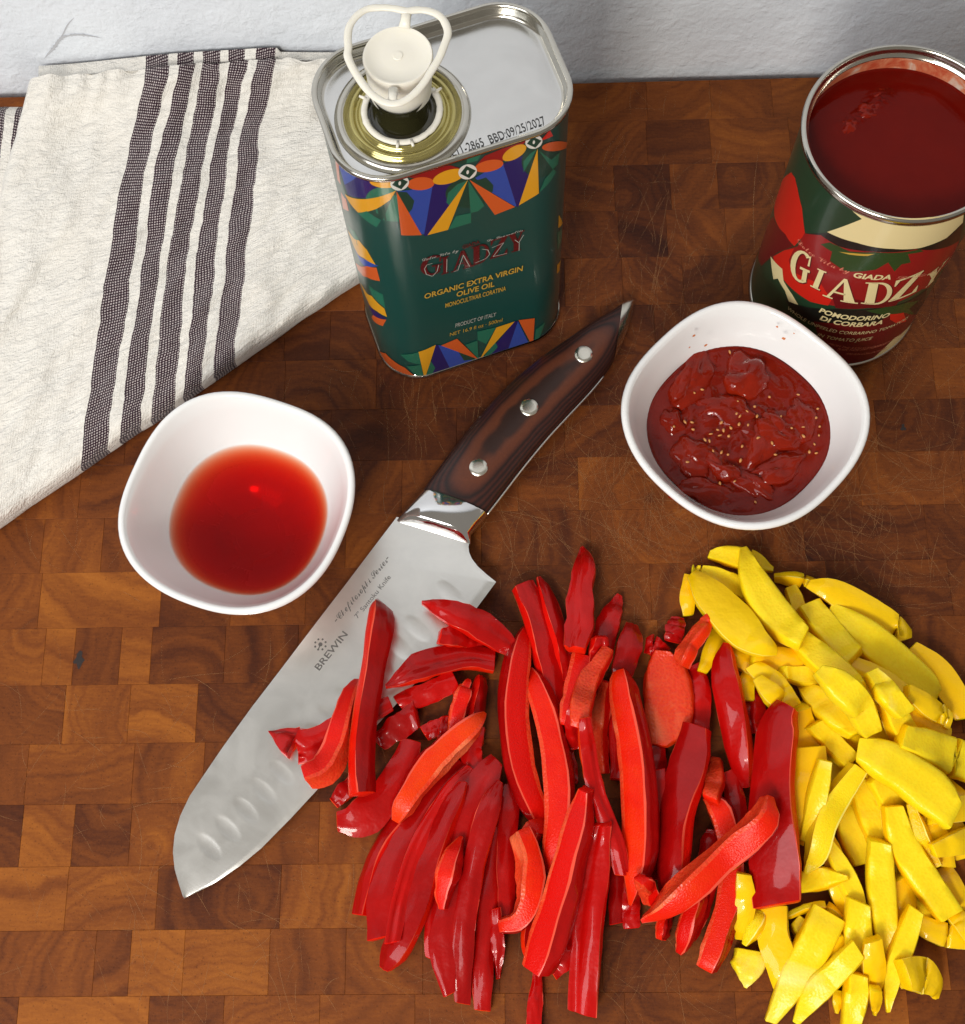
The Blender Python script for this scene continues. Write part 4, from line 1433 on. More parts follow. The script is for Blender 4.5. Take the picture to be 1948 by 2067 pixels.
for s_, e_ in zip(TOP, BOT):
    for k in range(NA + 1):
        a = k / NA
        p = s_.lerp(e_, a)
        half = 1.0 * (1 - 0.72 * a) if a < 0.93 else 0.33 * (1 - a) / 0.07 + 0.02
        dz = 0.0
        for c, ax, r1, r2_ in dimples:
            d = Vector((p.x - c.x, p.y - c.y))
            if abs(d.x) > 9 or abs(d.y) > 9:
                continue
            u, w = d.dot(ax) / r1, (d.x * -ax.y + d.y * ax.x) / r2_
            rr = u * u + w * w
            if rr < 1:
                dz = -0.15 * (1 - rr) ** 0.8
        topv.append(p + Vector((0, 0, half + dz)))
        botv.append(p - Vector((0, 0, half)))
nr = len(TOP)
vs = topv + botv
fs = []
o_ = len(topv)
for i in range(nr - 1):
    for k in range(NA):
        a = i * (NA + 1) + k
        fs.append((a, a + 1, a + NA + 2, a + NA + 1))
        fs.append((o_ + a + NA + 1, o_ + a + NA + 2, o_ + a + 1, o_ + a))
    a, b = i * (NA + 1), (i + 1) * (NA + 1)
    fs.append((a, b, o_ + b, o_ + a))
    fs.append((b + NA, a + NA, o_ + a + NA, o_ + b + NA))
blade = part('blade', knife, vs, fs, MAT['steel'])
fix_normals(blade, 38)
def on_blade(px, py, lift=0.0):
    z = kz(px, py)
    # distance from the spine sets the local thickness; the printed zone lies in its upper half
    p = at(px, py, z + 0.8)
    best = min(range(0, nr, 3), key=lambda i: (BOT[i].xy - TOP[i].xy).length_squared and abs((p.xy - TOP[i].xy).cross((BOT[i].xy - TOP[i].xy).normalized())))
    a = (p.xy - TOP[best].xy).length / max(1e-6, (BOT[best].xy - TOP[best].xy).length)
    zz = TOP[best].lerp(BOT[best], a).z + 1.0 * (1 - 0.72 * a)
    return at(px, py, zz + 0.05 + lift)
def blade_text(name, body, l, r, cap, **kw):
    vs, fs = text_faces(body, **kw)
    a, b = on_blade(*l), on_blade(*r)
    d = b - a
    n_ = Vector((-d.y, d.x, 0)).normalized()
    # follow the blade's own fall across its width
    c = on_blade(l[0] - 20, l[1] - 14)
    slope = (c.z - a.z) / max(1e-6, (c - a).dot(n_))
    part(name, blade, [a + d * x + n_ * (y / 0.70 * cap) + Vector((0, 0, slope * y / 0.70 * cap + 0.04)) for x, y in vs], fs, MAT['etch'], False)
blade_text('brand_lettering', 'BREWIN', (644.6, 1354), (702.5, 1281), 2.7, extra=0.012)
blade_text('series_lettering', '\u2010\U0001d49e\U0001d4bd\u212f\U0001d4bb\U0001d4be\U0001d4c1\u2134\U0001d4c8\u2134\U0001d4c5\U0001d4bd\U0001d4be \U0001d4ae\u212f\U0001d4c7\U0001d4be\u212f\U0001d4c8\u2010', (681, 1258), (788, 1128), 2.7, extra=0.008)
blade_text('type_lettering', '7" Santoku Knife', (722, 1249), (789.5, 1165.5), 2.0)
lc = on_blade(646.8, 1300.7, 0.04)
vs, fs = [], []
ax = Vector((KAX.x, KAX.y, 0)).normalized()
ay = Vector((-ax.y, ax.x, 0))
def dot(c, r):
    b = len(vs)
    vs.extend([c + ax * (r * math.cos(k * pi / 6)) + ay * (r * math.sin(k * pi / 6)) for k in range(12)])
    fs.append(tuple(range(b, b + 12)))
dot(lc, 0.85)
for k in range(8):
    dot(lc + ax * (2.25 * math.cos(k * pi / 4 + 0.2)) + ay * (2.25 * math.sin(k * pi / 4 + 0.2)), 0.42)
q = lc + ax * (2.25 * math.cos(3.34)) + ay * (2.25 * math.sin(3.34))
s2 = (q - lc).cross(Vector((0, 0, 1))).normalized() * 0.2
b = len(vs)
vs.extend([lc + s2 + Vector((0, 0, .01)), q + s2 + Vector((0, 0, .01)), q - s2 + Vector((0, 0, .01)), lc - s2 + Vector((0, 0, .01))])
fs.append((b, b + 1, b + 2, b + 3))
part('brand_emblem', blade, vs, fs, MAT['etch'], False)

# handle: a loft of rounded sections between its two long edges
HZ = 8.8
left = [(255, 1425), (330, 1318), (480, 1120), (640, 920), (850, 695), (1050, 522), (1250, 380), (1450, 243), (1560, 178), (1652, 118)]
right = [(705, 1592), (800, 1470), (960, 1262), (1127, 1060), (1270, 905), (1409, 757), (1500, 650), (1560, 570), (1598, 500)]
hl = resample(catmull([tuple(at(*Z7(*p), HZ)) for p in left], 60), 56)
hr = resample(catmull([tuple(at(*Z7(*p), HZ)) for p in right], 60), 56)
rings = []
for i, (a, b) in enumerate(zip(hl, hr)):
    t_ = i / 55
    m = (a + b) / 2
    s_ = (b - a) / 2
    hh = 8.5 - 1.0 * abs(2 * t_ - 0.95) ** 3 - 1.2 * max(0, t_ - 0.85) / 0.15 - 1.5 * max(0, (0.17 - t_) / 0.17) ** 1.4
    rg = []
    for k in range(36):
        an = 2 * pi * k / 36
        ca, sa = math.cos(an), math.sin(an)
        e = 2.05
        kk = (abs(ca) ** e + abs(sa) ** e) ** (-1 / e)
        rg.append(m + s_ * (kk * ca) + Vector((0, 0, hh * kk * sa)))
    rings.append(rg)
v, f = loft(rings, True, True, True)
hd = part('handle', knife, v, f, MAT['handle'])
fix_normals(hd, 60)
# thin steel tang showing along the lower edge
v, f = tube([p + Vector((0, 0, 0.2)) + (p - q).normalized() * 0.05 for p, q in zip(hr[:50], hl[:50])], 0.55, 6)
part('tang', knife, v, f, MAT['steel'])
for x, y, up in ((645, 1262, 0.1), (1000, 845, 0.75), (1382, 470, 0.2)):
    p = at(*Z7(x, y), 16.8)
    v, f = lathe((p.x, p.y, up), [(3.9, 15.0), (3.9, 16.75), (3.75, 17.0), (2.2, 17.15), (0.8, 17.2)], 32, cap1=True)
    part('rivet', hd, v, f, MAT['rivet'])
# bolster between blade and handle
def ring_between(pa, pb, hh, e=2.4, dz=0.0):
    m, s_ = (pa + pb) / 2, (pb - pa) / 2
    out = []
    for k in range(48):
        an = 2 * pi * k / 48
        ca, sa = math.cos(an), math.sin(an)
        kk = (abs(ca) ** e + abs(sa) ** e) ** (-1 / e)
        out.append(m + s_ * (kk * ca) + Vector((0, 0, hh * kk * sa + dz)))
    return out
b0a, b0b = at(*Z7(255, 1430), HZ), at(*Z7(708, 1596), HZ)
b1a, b1b = at(*Z7(110, 1592), HZ), at(*Z7(592, 1735), HZ)
b2a, b2b = at(*Z7(62, 1640), HZ - 0.2), at(*Z7(590, 1800), HZ - 0.2)
rings = [ring_between(b0a, b0b, 7.0), ring_between(b0a.lerp(b1a, 0.05), b0b.lerp(b1b, 0.05), 7.3), ring_between(b0a.lerp(b1a, 0.5), b0b.lerp(b1b, 0.5), 7.3), ring_between(b1a, b1b, 7.1), ring_between(b1a.lerp(b2a, 0.25), b1b.lerp(b2b, 0.25), 6.6, 2.2),
         ring_between(b1a.lerp(b2a, 0.7), b1b.lerp(b2b, 0.7), 3.4, 2.1), ring_between(b2a, b2b, 1.25, 2.0)]
v, f = loft(rings, True, True, True)
fix_normals(part('bolster', knife, v, f, MAT['bright_steel']), 45)
# steel end cap
hend, cend = rings[-1], None
e0 = ring_between(at(*Z7(1653, 115), HZ), at(*Z7(1600, 496), HZ), 6.3, 2.2)
e1 = ring_between(at(*Z7(1692, 100), HZ - 0.4), at(*Z7(1646, 404), HZ - 0.4), 5.6, 2.1)
e2 = ring_between(at(*Z7(1722, 90), HZ - 1.2), at(*Z7(1694, 280), HZ - 1.2), 4.2, 2.0)
e3 = ring_between(at(*Z7(1736, 86), HZ - 2), at(*Z7(1729, 150), HZ - 2), 2.0, 2.0)
v, f = loft([e0, e1, e2, e3], True, True, True)
fix_normals(part('end_cap', knife, v, f, MAT['rivet']), 50)

# ------------------------------------------------------------------ heaps of pepper strips
# a height field remembers what already lies on the board
GX0, GY0, GN, GM = -120, -90, 400, 320
field = [[0.0] * GN for _ in range(GM)]
def f_get(x, y):
    i, j = int(x - GX0), int(y - GY0)
    if 0 <= i < GN and 0 <= j < GM:
        return field[j][i]
    return 0.0
def f_put(x, y, r, z):
    for j in range(int(y - r - GY0), int(y + r - GY0) + 2):
        for i in range(int(x - r - GX0), int(x + r - GX0) + 2):
            if 0 <= i < GN and 0 <= j < GM and (i + GX0 - x) ** 2 + (j + GY0 - y) ** 2 <= r * r:
                if field[j][i] < z:
                    field[j][i] = z
for s_, e_ in zip(TOP[::2], BOT[::2]):
    for k in range(0, 30):
        p = s_.lerp(e_, k / 29)
        f_put(p.x, p.y, 1.0, p.z + 0.9)

SECT = []   # unit cross-section: (u, v, side) going round; side: 0 skin, 1 cut, 2 inner
for k in range(9):
    u = -1 + 2 * k / 8
    SECT.append((u, 1 + 0.30 * (1 - u * u), 0))
SECT += [(1.02, 0.86, 3), (1.0, 0.55, 1), (0.99, 0.0, 1), (0.93, -0.6, 1)]
for k in range(5):
    u = 0.80 - 1.6 * k / 4
    SECT.append((u, -1 + 0.20 * (1 - u * u), 2))
SECT += [(-0.93, -0.6, 1), (-0.99, 0.0, 1), (-1.0, 0.55, 1), (-1.02, 0.86, 3)]
NS = len(SECT)
pepper_rng = random.Random(99)

def strip(kind, name, label, group, crp, cs, pts, roll, tf=None, ws=None, sink=1.2, zmin=0.0, cat='pepper strip', bow=0.0, stretch=True):
    mats = RED if kind == 'red' else YEL
    rg = pepper_rng
    N = 18
    if kind == 'yellow':      # short pieces run on under their neighbours
        ln = sum(math.dist(a[:2], b[:2]) for a, b in zip(pts, pts[1:]))
        wm = max(w for _, _, w in pts)
        if ln < 2.3 * wm and cat == 'pepper strip' and stretch:
            a, b = pts[0], pts[-1]
            g = 0.5 * (2.6 * wm - ln) / ln
            dx, dy = b[0] - a[0], b[1] - a[1]
            pts = [(a[0] - dx * g, a[1] - dy * g, a[2])] + pts[1:-1] + [(b[0] + dx * g, b[1] + dy * g, b[2])]
        pts = [(x, y, w * 0.98) for x, y, w in pts]
    ph = pepper_rng.uniform(0, 50)
    sm = catmull([(x, y, w * (1.07 if kind == 'red' else 1.08)) for x, y, w in pts], N)
    for i in range(N):
        sm[i] = Vector((sm[i].x, sm[i].y, sm[i].z * (1 + (0.16 if kind == 'red' and sm[i].z / cs < 58 else 0.05) * nz(i * 0.33, ph))))
    th = math.radians(roll)
    cth, sth = math.cos(th), math.sin(th)
    zc = [6.0] * N
    for it in range(3):
        P = []
        for i in range(N):
            P.append(at(*crp(sm[i][0], sm[i][1]), zc[i]))
        wmm = [max(0.6, sm[i][2] / (cs * px_per_mm(P[i]))) for i in range(N)]
        WS, TF = [], []
        for w in wmm:
            if abs(sth) > 0.88:
                a, b = (ws or max(6.0, min(9.5, w * 1.25))), w
                a = a * min(1.0, 0.35 + w / 7.0)
            elif abs(cth) > 0.88:
                a, b = w, (tf or max(2.6, min(6.0, 0.75 * w)))
            else:
                a = w / (abs(cth) + 0.65 * abs(sth))
                b = min(6.5, 0.65 * a)
            WS.append(a)
            TF.append(b)
        HH = [WS[i] * abs(sth) + TF[i] * abs(cth) for i in range(N)]
        # rest on what is below: the edge of the upper hull of the supports that spans the middle
        sup = []
        for i in range(N):
            a, b = P[max(0, i - 1)], P[min(N - 1, i + 1)]
            t_ = (b - a).xy.normalized()
            n_ = Vector((-t_.y, t_.x))
            hs = [f_get(P[i].x + n_.x * k * wmm[i], P[i].y + n_.y * k * wmm[i]) for k in (-0.3, 0.0, 0.3)]
            sup.append(max(zmin, sorted(hs)[1] * 0.7 + max(hs) * 0.3 - sink))
        best = None
        for i in range(N // 2 + 1):
            for j in range(N // 2, N):
                if i == j:
                    continue
                s1 = (sup[j] - sup[i]) / (j - i)
                mid = sup[i] + s1 * ((N - 1) / 2 - i)
                if best is None or mid > best[0]:
                    best = (mid, i, j, s1)
        _, bi, bj, sl = best
        sl = max(-0.9, min(0.9, sl))
        for i in range(N):
            base = max(0.0, sup[bi] + sl * (i - bi))
            base = 0.75 * base + 0.25 * max(sup[i], 0)
            zc[i] = max(zmin, base) + HH[i] / 2 + bow * math.sin(pi * i / (N - 1))
        zc = [(zc[max(0, i - 1)] + 2 * zc[i] + zc[min(N - 1, i + 1)]) / 4 for i in range(N)]
    P = [at(*crp(sm[i][0], sm[i][1]), zc[i]) for i in range(N)]
    for i in range(N):
        P[i].z = zc[i]
    for i in range(N):
        f_put(P[i].x, P[i].y, max(1.5, wmm[i] * 0.5), zc[i] + HH[i] * 0.5)
    seed = rg.uniform(0, 100)
    wa = 0.09 if kind == 'red' else 0.035
    crease = rg.choice((0.0, 0.0, rg.uniform(-0.5, 0.5))) if kind == 'red' else 0.0
    skew0, skew1 = rg.uniform(-0.35, 0.35), rg.uniform(-0.35, 0.35)
    rings = []
    for i in range(N):
        a, b = P[max(0, i - 1)], P[min(N - 1, i + 1)]
        T = (b - a).normalized()
        S = T.cross(Vector((0, 0, 1))).normalized()
        if S.x < -0.3 or (abs(S.x) <= 0.3 and S.y > 0):
            S = -S
        Z = S.cross(T).normalized()
        if Z.z < 0:
            Z = -Z
        tw = math.radians(22 if kind == 'red' else 12) * nz(i * 0.14, seed)
        ct2, st2 = math.cos(th + tw), math.sin(th + tw)
        n_ = Z * ct2 + S * st2
        bdir = S * ct2 - Z * st2
        ring = []
        fe0 = max(0, 1 - i / 3.0)
        fe1 = max(0, 1 - (N - 1 - i) / 3.0)
        for (u, v, side) in SECT:
            wig = 1 + wa * (nz(i * 0.30 + seed, u * 2.0, v * 2.0) + 0.5 * nz(i * 0.9 + seed, u, v))
            q = P[i] + bdir * (u * WS[i] / 2 * wig) + n_ * (v * TF[i] / 2 * wig)
            q += T * (u * WS[i] * 0.5 * (skew0 * fe0 + skew1 * fe1))
            if side == 2:
                q += n_ * ((0.45 if kind == 'red' else 0.25) * nz(q.x * 0.6, q.y * 0.6, seed))
            elif side in (1, 3):
                q += bdir * ((0.25 if kind == 'red' else 0.10) * nz(q.x * 0.5, q.y * 0.5, seed + 3) * (1 if u > 0 else -1))
            else:
                q += n_ * ((0.8 if kind == 'red' else 0.4) * nz(i * 0.22, u * 1.2, seed + 7) + (0.35 if kind == 'red' else 0.1) * nz(i * 0.6, u * 2.5, seed + 9))
                if crease:
                    q -= n_ * (0.26 * TF[i] * math.exp(-((u - crease - 0.3 * nz(i * 0.12, seed)) / 0.16) ** 2))
            if q.z < 0.25:
                q.z = 0.25
            ring.append(q)
        rings.append(ring)
    # split the closed surface in skin and flesh
    allv = [p for r in rings for p in r]
    skin_f, flesh_f, flesh_m = [], [], []
    for i in range(N - 1):
        for k in range(NS):
            k2 = (k + 1) % NS
            fc = (i * NS + k, i * NS + k2, (i + 1) * NS + k2, (i + 1) * NS + k)
            s1, s2 = SECT[k][2], SECT[k2][2]
            if s1 == 0 and s2 == 0:
                skin_f.append(fc)
            else:
                flesh_f.append(fc)
                flesh_m.append(1 if (s1 == 2 or s2 == 2) else (2 if (s1, s2) in ((0, 3), (3, 0)) else 0))
    for i, e in ((0, -1), (N - 1, 1)):
        c = sum((rings[i][k] for k in range(NS)), Vector((0, 0, 0))) / NS
        T = (P[i] - P[i - 1] if i else P[0] - P[1]).normalized()
        ci = len(allv)
        # a slightly inset lip keeps the cut end crisp
        ring2 = []
        for k in range(NS):
            allv.append(rings[i][k].lerp(c, 0.10) + T * 0.25)
            ring2.append(len(allv) - 1)
        allv.append(c + T * 0.35)
        cc = len(allv) - 1
        for k in range(NS):
            k2 = (k + 1) % NS
            flesh_f.append((i * NS + k, i * NS + k2, ring2[k2], ring2[k]))
            flesh_f.append((ring2[k], ring2[k2], cc))
            flesh_m += [0, 0]
    base = (sum(P, Vector((0, 0, 0))) / N)
    base.z = min(p.z for p in allv)
    t = thing(name, label, cat, base, group)
    o1 = part('flesh', t, allv, flesh_f, [mats[0], mats[2], mats[3]], True, flesh_m)
    used = sorted(set(i for f_ in skin_f for i in f_))
    ix = {a: b for b, a in enumerate(used)}
    o2 = part('skin', t, [allv[i] for i in used], [tuple(ix[i] for i in f_) for f_ in skin_f], mats[1], True)
    # consistent outward normals for the pair: flip both by the sign of the closed volume
    vol = 0.0
    for f_ in skin_f + flesh_f:
        a = allv[f_[0]] - base
        for k in range(1, len(f_) - 1):
            vol += a.dot((allv[f_[k]] - base).cross(allv[f_[k + 1]] - base))
    if vol < 0:
        o1.data.flip_normals()
        o2.data.flip_normals()
    o1.data.set_sharp_from_angle(angle=math.radians(62))
    return t

CA, CAs = crop(540, 1080, 3.748), 3.748
CBc, CBs = crop(960, 1080, 3.748), 3.748
CC_, CCs = crop(640, 1480, 1761 / 520), 1761 / 520
CD, CDs = crop(1060, 1480, 1874 / 580), 1874 / 580
CE, CEs = crop(1340, 1080, 1874 / 608), 1874 / 608
CFc, CFs = crop(1440, 1480, 1720 / 508), 1720 / 508
CR_ = {'A': (CA, CAs), 'B': (CBc, CBs), 'C': (CC_, CCs), 'D': (CD, CDs), 'E': (CE, CEs), 'F': (CFc, CFs)}
def conv(c, p, to):
    x, y = CR_[c][0](p[0], p[1])
    # back into another crop's pixels
    o = {'A': (540, 1080), 'B': (960, 1080), 'C': (640, 1480), 'D': (1060, 1480), 'E': (1340, 1080), 'F': (1440, 1480)}[to]
    s = CR_[to][1]
    return ((x - o[0]) * s, (y - o[1]) * s, p[2] * s / CR_[c][1])

GR = 'strips of red bell pepper in the red heap'
GY = 'pieces of yellow bell pepper in the yellow heap'
L_SKIN = 'red pepper strip lying glossy skin side up under other red strips'
L_CUT = 'red pepper strip half buried in the red heap, cut face up'
L_FAN = 'long glossy red pepper strip in the fan of parallel strips spread from the heap'
reds = [
    # crop, points, roll, label, options         (bottom of the heap first)
    ('A', [(1300, 770, 110), (1450, 770, 150), (1650, 790, 110)], 5, 'short dark red pepper strip lying across the blade heel under a long strip', {}),
    ('A', [(1000, 1280, 120), (1120, 1235, 150), (1260, 1175, 155), (1420, 1100, 140)], 12, 'square ended red pepper strip beside the blade edge near the heel', {}),
    ('A', [(1190, 1500, 110), (1300, 1460, 120), (1400, 1400, 90)], 0, L_SKIN, {}),
    ('A', [(1320, 1620, 80), (1335, 1500, 90), (1350, 1380, 60)], 20, L_SKIN, {}),
    ('C', [(790, 1540, 100), (800, 1350, 130), (825, 1100, 130), (900, 900, 110)], 10, L_SKIN, {}),
    ('C', [(1290, 1250, 110), (1290, 900, 130), (1300, 600, 130), (1330, 350, 110)], 5, L_SKIN, {}),
    ('C', [(1120, 330, 130), (1060, 150, 140), (1090, -30, 110)], 0, L_SKIN, {}),
    ('B', [(1050, 1200, 90), (1060, 1500, 110), (1080, 1850, 110)], 0, L_SKIN, {}),
    ('B', [(1340, 1500, 120), (1360, 1700, 140), (1370, 1900, 140)], 0, L_SKIN, {}),
    ('D', [(850, 250, 120), (860, 600, 140), (870, 950, 120)], 0, L_SKIN, {}),
    ('D', [(1240, 640, 110), (1200, 800, 130), (1160, 1000, 120)], 0, L_SKIN, {}),
    ('D', [(1330, 250, 110), (1380, 500, 130), (1400, 780, 120)], 0, L_SKIN, {}),
    ('D', [(580, 700, 90), (600, 950, 100), (590, 1240, 80)], 0, L_SKIN, {}),
    ('D', [(690, 960, 90), (692, 1120, 105), (690, 1265, 100)], 0, L_SKIN, {}),
    ('B', [(640, 1500, 100), (690, 1700, 120), (720, 1900, 110)], 0, L_SKIN, {}),
    ('B', [(1530, 640, 90), (1510, 720, 130), (1480, 800, 110)], 0, L_SKIN, {}),
    ('B', [(1290, 850, 90), (1350, 850, 140), (1420, 900, 100)], 0, L_SKIN, {}),
    ('B', [(1640, 1000, 110), (1690, 1150, 150), (1700, 1350, 150), (1690, 1500, 120)], 0, L_SKIN, {}),
    ('E', [(510, 950, 80), (560, 1080, 120), (560, 1230, 100)], 0, L_SKIN, {}),
    ('D', [(80, 1560, 55), (72, 1700, 75), (60, 1850, 90), (48, 2050, 80)], 0, 'thin dull red pepper sliver sticking out alone from the heap onto bare board', {}),
    ('C', [(1470, 1560, 90), (1440, 1400, 110), (1500, 1150, 110), (1560, 900, 90)], 40, L_CUT, {}),
    # top row behind
    ('B', [(350, 385, 150), (430, 560, 190), (500, 800, 185), (560, 1050, 165), (610, 1400, 120)], 28, 'blunt dark red pepper strip with wet skin beside the heel of the blade', {}),
    ('B', [(478, 325, 40), (540, 480, 120), (610, 720, 150), (655, 900, 130), (690, 1100, 90)], 40, 'slim red pepper strip standing between a blunt strip and a split one', {}),
    ('B', [(800, 930, 150), (740, 1150, 150), (690, 1420, 120)], 90, L_CUT, {}),
    ('B', [(1090, 465, 40), (1050, 570, 120), (1000, 700, 165), (950, 860, 160)], 0, 'dark red pepper strip with a pointed tip behind the waisted strip', {}),
    ('B', [(950, 770, 90), (920, 880, 130), (900, 1040, 120)], 20, L_SKIN, {}),
    ('B', [(810, 105, 25), (830, 230, 140), (805, 400, 160), (795, 560, 190), (790, 700, 200), (755, 870, 150)], -12, 'waisted red pepper strip with a bright highlight, topmost at the heap back', {'bow': 2.0}),
    ('B', [(760, 1300, 110), (745, 1450, 130), (750, 1600, 110)], 0, L_SKIN, {}),
    ('B', [(1175, 695, 90), (1160, 830, 175), (1120, 980, 160), (1080, 1120, 110)], 12, 'short dark red pepper strip with a white highlight in the heap middle', {'bow': 2.0}),
    ('B', [(1000, 870, 95), (920, 1000, 135), (845, 1120, 150), (800, 1290, 160), (790, 1460, 130)], 168, 'rough pinkish red pepper strip lying with its inner side up', {}),
    ('B', [(985, 1110, 90), (955, 1270, 140), (930, 1480, 135), (960, 1800, 110)], 140, 'pitted orange red pepper strip showing its wet inside', {}),
    ('B', [(370, 715, 35), (335, 880, 140), (300, 1150, 185), (305, 1450, 185), (350, 1800, 180), (440, 2050, 150), (525, 2220, 40)], -72, 'long curved bright red pepper strip, left one of a crossed pair', {'bow': 2.0}),
    ('B', [(425, 1030, 40), (470, 1170, 140), (540, 1420, 170), (600, 1750, 185), (630, 2100, 180), (600, 2350, 150), (548, 2540, 40)], 72, 'long curved bright red pepper strip, right one of a crossed pair', {'bow': 2.0}),
    ('C', [(1430, 800, 70), (1450, 700, 130), (1520, 620, 100)], 80, L_CUT, {}),
    ('A', [(1400, 1500, 90), (1435, 1330, 120), (1480, 1180, 100), (1515, 1105, 25)], 100, 'small upright red pepper sliver, left one of a close pair', {}),
    ('A', [(1560, 1430, 110), (1580, 1280, 130), (1600, 1150, 120), (1610, 1075, 60)], 60, 'small upright red pepper sliver, right one of a close pair', {}),
    # on the blade
    ('A', [(20, 1495, 15), (120, 1540, 130), (230, 1590, 240), (370, 1560, 200), (520, 1470, 170), (700, 1380, 160), (930, 1280, 110)], 8, 'red pepper strip with a fish tail end lying across the blade', {}),
    ('A', [(850, 1570, 120), (990, 1450, 180), (1130, 1360, 170)], 10, 'stubby red pepper strip with a square cut end beside the blade edge', {}),
    ('C', [(120, 480, 80), (210, 390, 110), (330, 290, 110)], 0, 'small red pepper corner poking from under a slab by the blade', {}),
    ('C', [(150, 610, 130), (280, 590, 230), (430, 480, 230), (570, 280, 190), (650, 60, 120)], 6, 'broad dull red pepper slab with a blunt end next to the blade', {}),
    ('A', [(300, 1840, 130), (440, 1780, 170), (530, 1620, 150), (590, 1400, 130), (650, 1220, 110), (690, 1110, 50)], -110, 'bent orange red pepper strip under the upright strip on the blade', {}),
    ('A', [(835, 500, 40), (850, 590, 190), (835, 740, 210), (800, 950, 190), (750, 1250, 190), (712, 1550, 190), (705, 1800, 190), (707, 1962, 190)], 48, 'two tone red pepper strip lying along the blade on top of others', {'bow': 1.0}),
    ('A', [(900, 1148, 20), (1010, 1090, 110), (1130, 1020, 190), (1280, 960, 190), (1500, 930, 175), (1710, 965, 150)], -8, 'dark wet red pepper strip with a bright highlight across the blade', {'bow': 1.5}),
    ('A', [(1172, 515, 20), (1290, 555, 110), (1430, 610, 180), (1580, 680, 200), (1730, 780, 180), (1860, 870, 100)], 8, 'red pepper strip with an orange beak tip resting on the blade heel', {'bow': 2.0}),
    # fan in front
    ('C', [(300, 1240, 110), (350, 1020, 140), (440, 800, 150), (560, 620, 140), (720, 430, 100)], -42, 'orange edged red pepper strip, outermost of the fan toward the blade tip', {}),
    ('C', [(440, 1400, 160), (455, 1150, 190), (550, 830, 190), (690, 580, 180), (850, 370, 160), (1000, 230, 100)], -8, L_FAN, {}),
    ('C', [(515, 1430, 90), (570, 1120, 110), (690, 780, 115), (830, 520, 115), (950, 350, 110), (1050, 240, 70)], 6, L_FAN, {}),
    ('C', [(475, 1610, 70), (560, 1460, 180), (660, 1220, 190), (740, 980, 180), (830, 740, 160), (930, 500, 120), (1000, 340, 50)], -24, 'red pepper strip with an orange tip and dark slit in the fan', {}),
    ('C', [(905, 1780, 80), (868, 1500, 165), (885, 1280, 170), (960, 950, 170), (1045, 620, 210), (1120, 380, 220), (1230, 200, 110)], -6, L_FAN, {}),
    ('C', [(1135, 1890, 105), (1130, 1620, 125), (1150, 1280, 130), (1185, 950, 110), (1235, 650, 60)], 6, L_FAN, {}),
    ('C', [(1240, 1670, 25), (1235, 1450, 85), (1222, 1200, 60)], 0, 'narrow red pepper point at the end of the fan', {}),
    ('C', [(990, 1830, 100), (985, 1600, 125), (1020, 1250, 135), (1085, 880, 135), (1180, 520, 135), (1250, 345, 40)], 4, 'bright red pepper strip with pale edges lying along the top of the fan', {'bow': 1.5}),
    ('C', [(860, 1200, 40), (870, 1040, 110), (920, 860, 120), (985, 725, 30)], 70, 'short bright red pepper sliver lying on top of the fan', {}),
    ('A', [(1640, 1365, 30), (1560, 1450, 120), (1400, 1600, 170), (1260, 1740, 175), (1130, 1900, 160), (1040, 2050, 130), (985, 2160, 60)], -98, 'mottled orange pepper strip lying diagonally, cut face up, at the fan', {'bow': 1.0}),
    ('C', [(1255, 1310, 80), (1370, 1275, 110), (1440, 1130, 130), (1445, 880, 140), (1380, 680, 110)], 105, 'hooked dark red pepper strip curling beside the fan', {}),
    # middle and right
    ('D', [(330, 1290, 90), (270, 1440, 130), (180, 1560, 90)], 0, L_SKIN, {}),
    ('B', [(825, 1385, 80), (835, 1560, 110), (875, 1800, 115), (945, 2050, 125), (1040, 2300, 130), (1110, 2570, 110)], 0, 'pale pink glossy red pepper strip slanting down the middle of the heap', {}),
    ('B', [(1105, 1060, 90), (1120, 1230, 180), (1170, 1500, 200), (1220, 1850, 215), (1240, 2200, 215), (1225, 2500, 190), (1180, 2780, 30)], 62, 'long bright red pepper strip running down the centre of the heap', {'bow': 2.0}),
    ('D', [(395, 365, 70), (355, 560, 135), (285, 840, 160), (210, 1130, 180), (130, 1380, 195), (75, 1530, 150)], 62, 'thick red pepper strip with grainy cut face beside the pink strip', {'bow': 1.0}),
    ('D', [(510, 590, 110), (485, 800, 150), (440, 1100, 180), (405, 1450, 180), (375, 1820, 170)], -14, 'long dusty pink red pepper strip reaching onto bare board', {'bow': 1.0}),
    ('D', [(755, 950, 60), (790, 1020, 95), (820, 1110, 60)], 100, 'small brownish pepper bit between two red strips', {}),
    ('D', [(930, 1130, 100), (905, 1240, 115), (885, 1340, 80)], 60, L_CUT, {}),
    ('D', [(1150, 980, 170), (1120, 1130, 210), (1060, 1300, 180), (1020, 1420, 80)], 60, 'thick grainy red pepper end beside the crossing strip', {}),
    ('D', [(1190, 405, 80), (1280, 550, 130), (1340, 800, 140), (1320, 1080, 140), (1250, 1340, 145), (1175, 1520, 110)], 84, 'long curved red pepper strip bending out of the heap toward the yellow pieces', {}),
    ('D', [(1250, 170, 80), (1235, 290, 140), (1210, 430, 120)], 150, L_CUT, {}),
    ('E', [(395, 680, 60), (385, 840, 170), (430, 1080, 195), (480, 1350, 170), (510, 1560, 100)], -38, 'red pepper strip with a rough pink edge beside the yellow heap', {'bow': 2.0}),
    ('B', [(1420, 880, 120), (1440, 1040, 300), (1465, 1250, 350), (1450, 1440, 310), (1390, 1590, 130)], 172, 'wide orange red pepper leaf lying hollow side up with a split', {'tf': 3.4}),
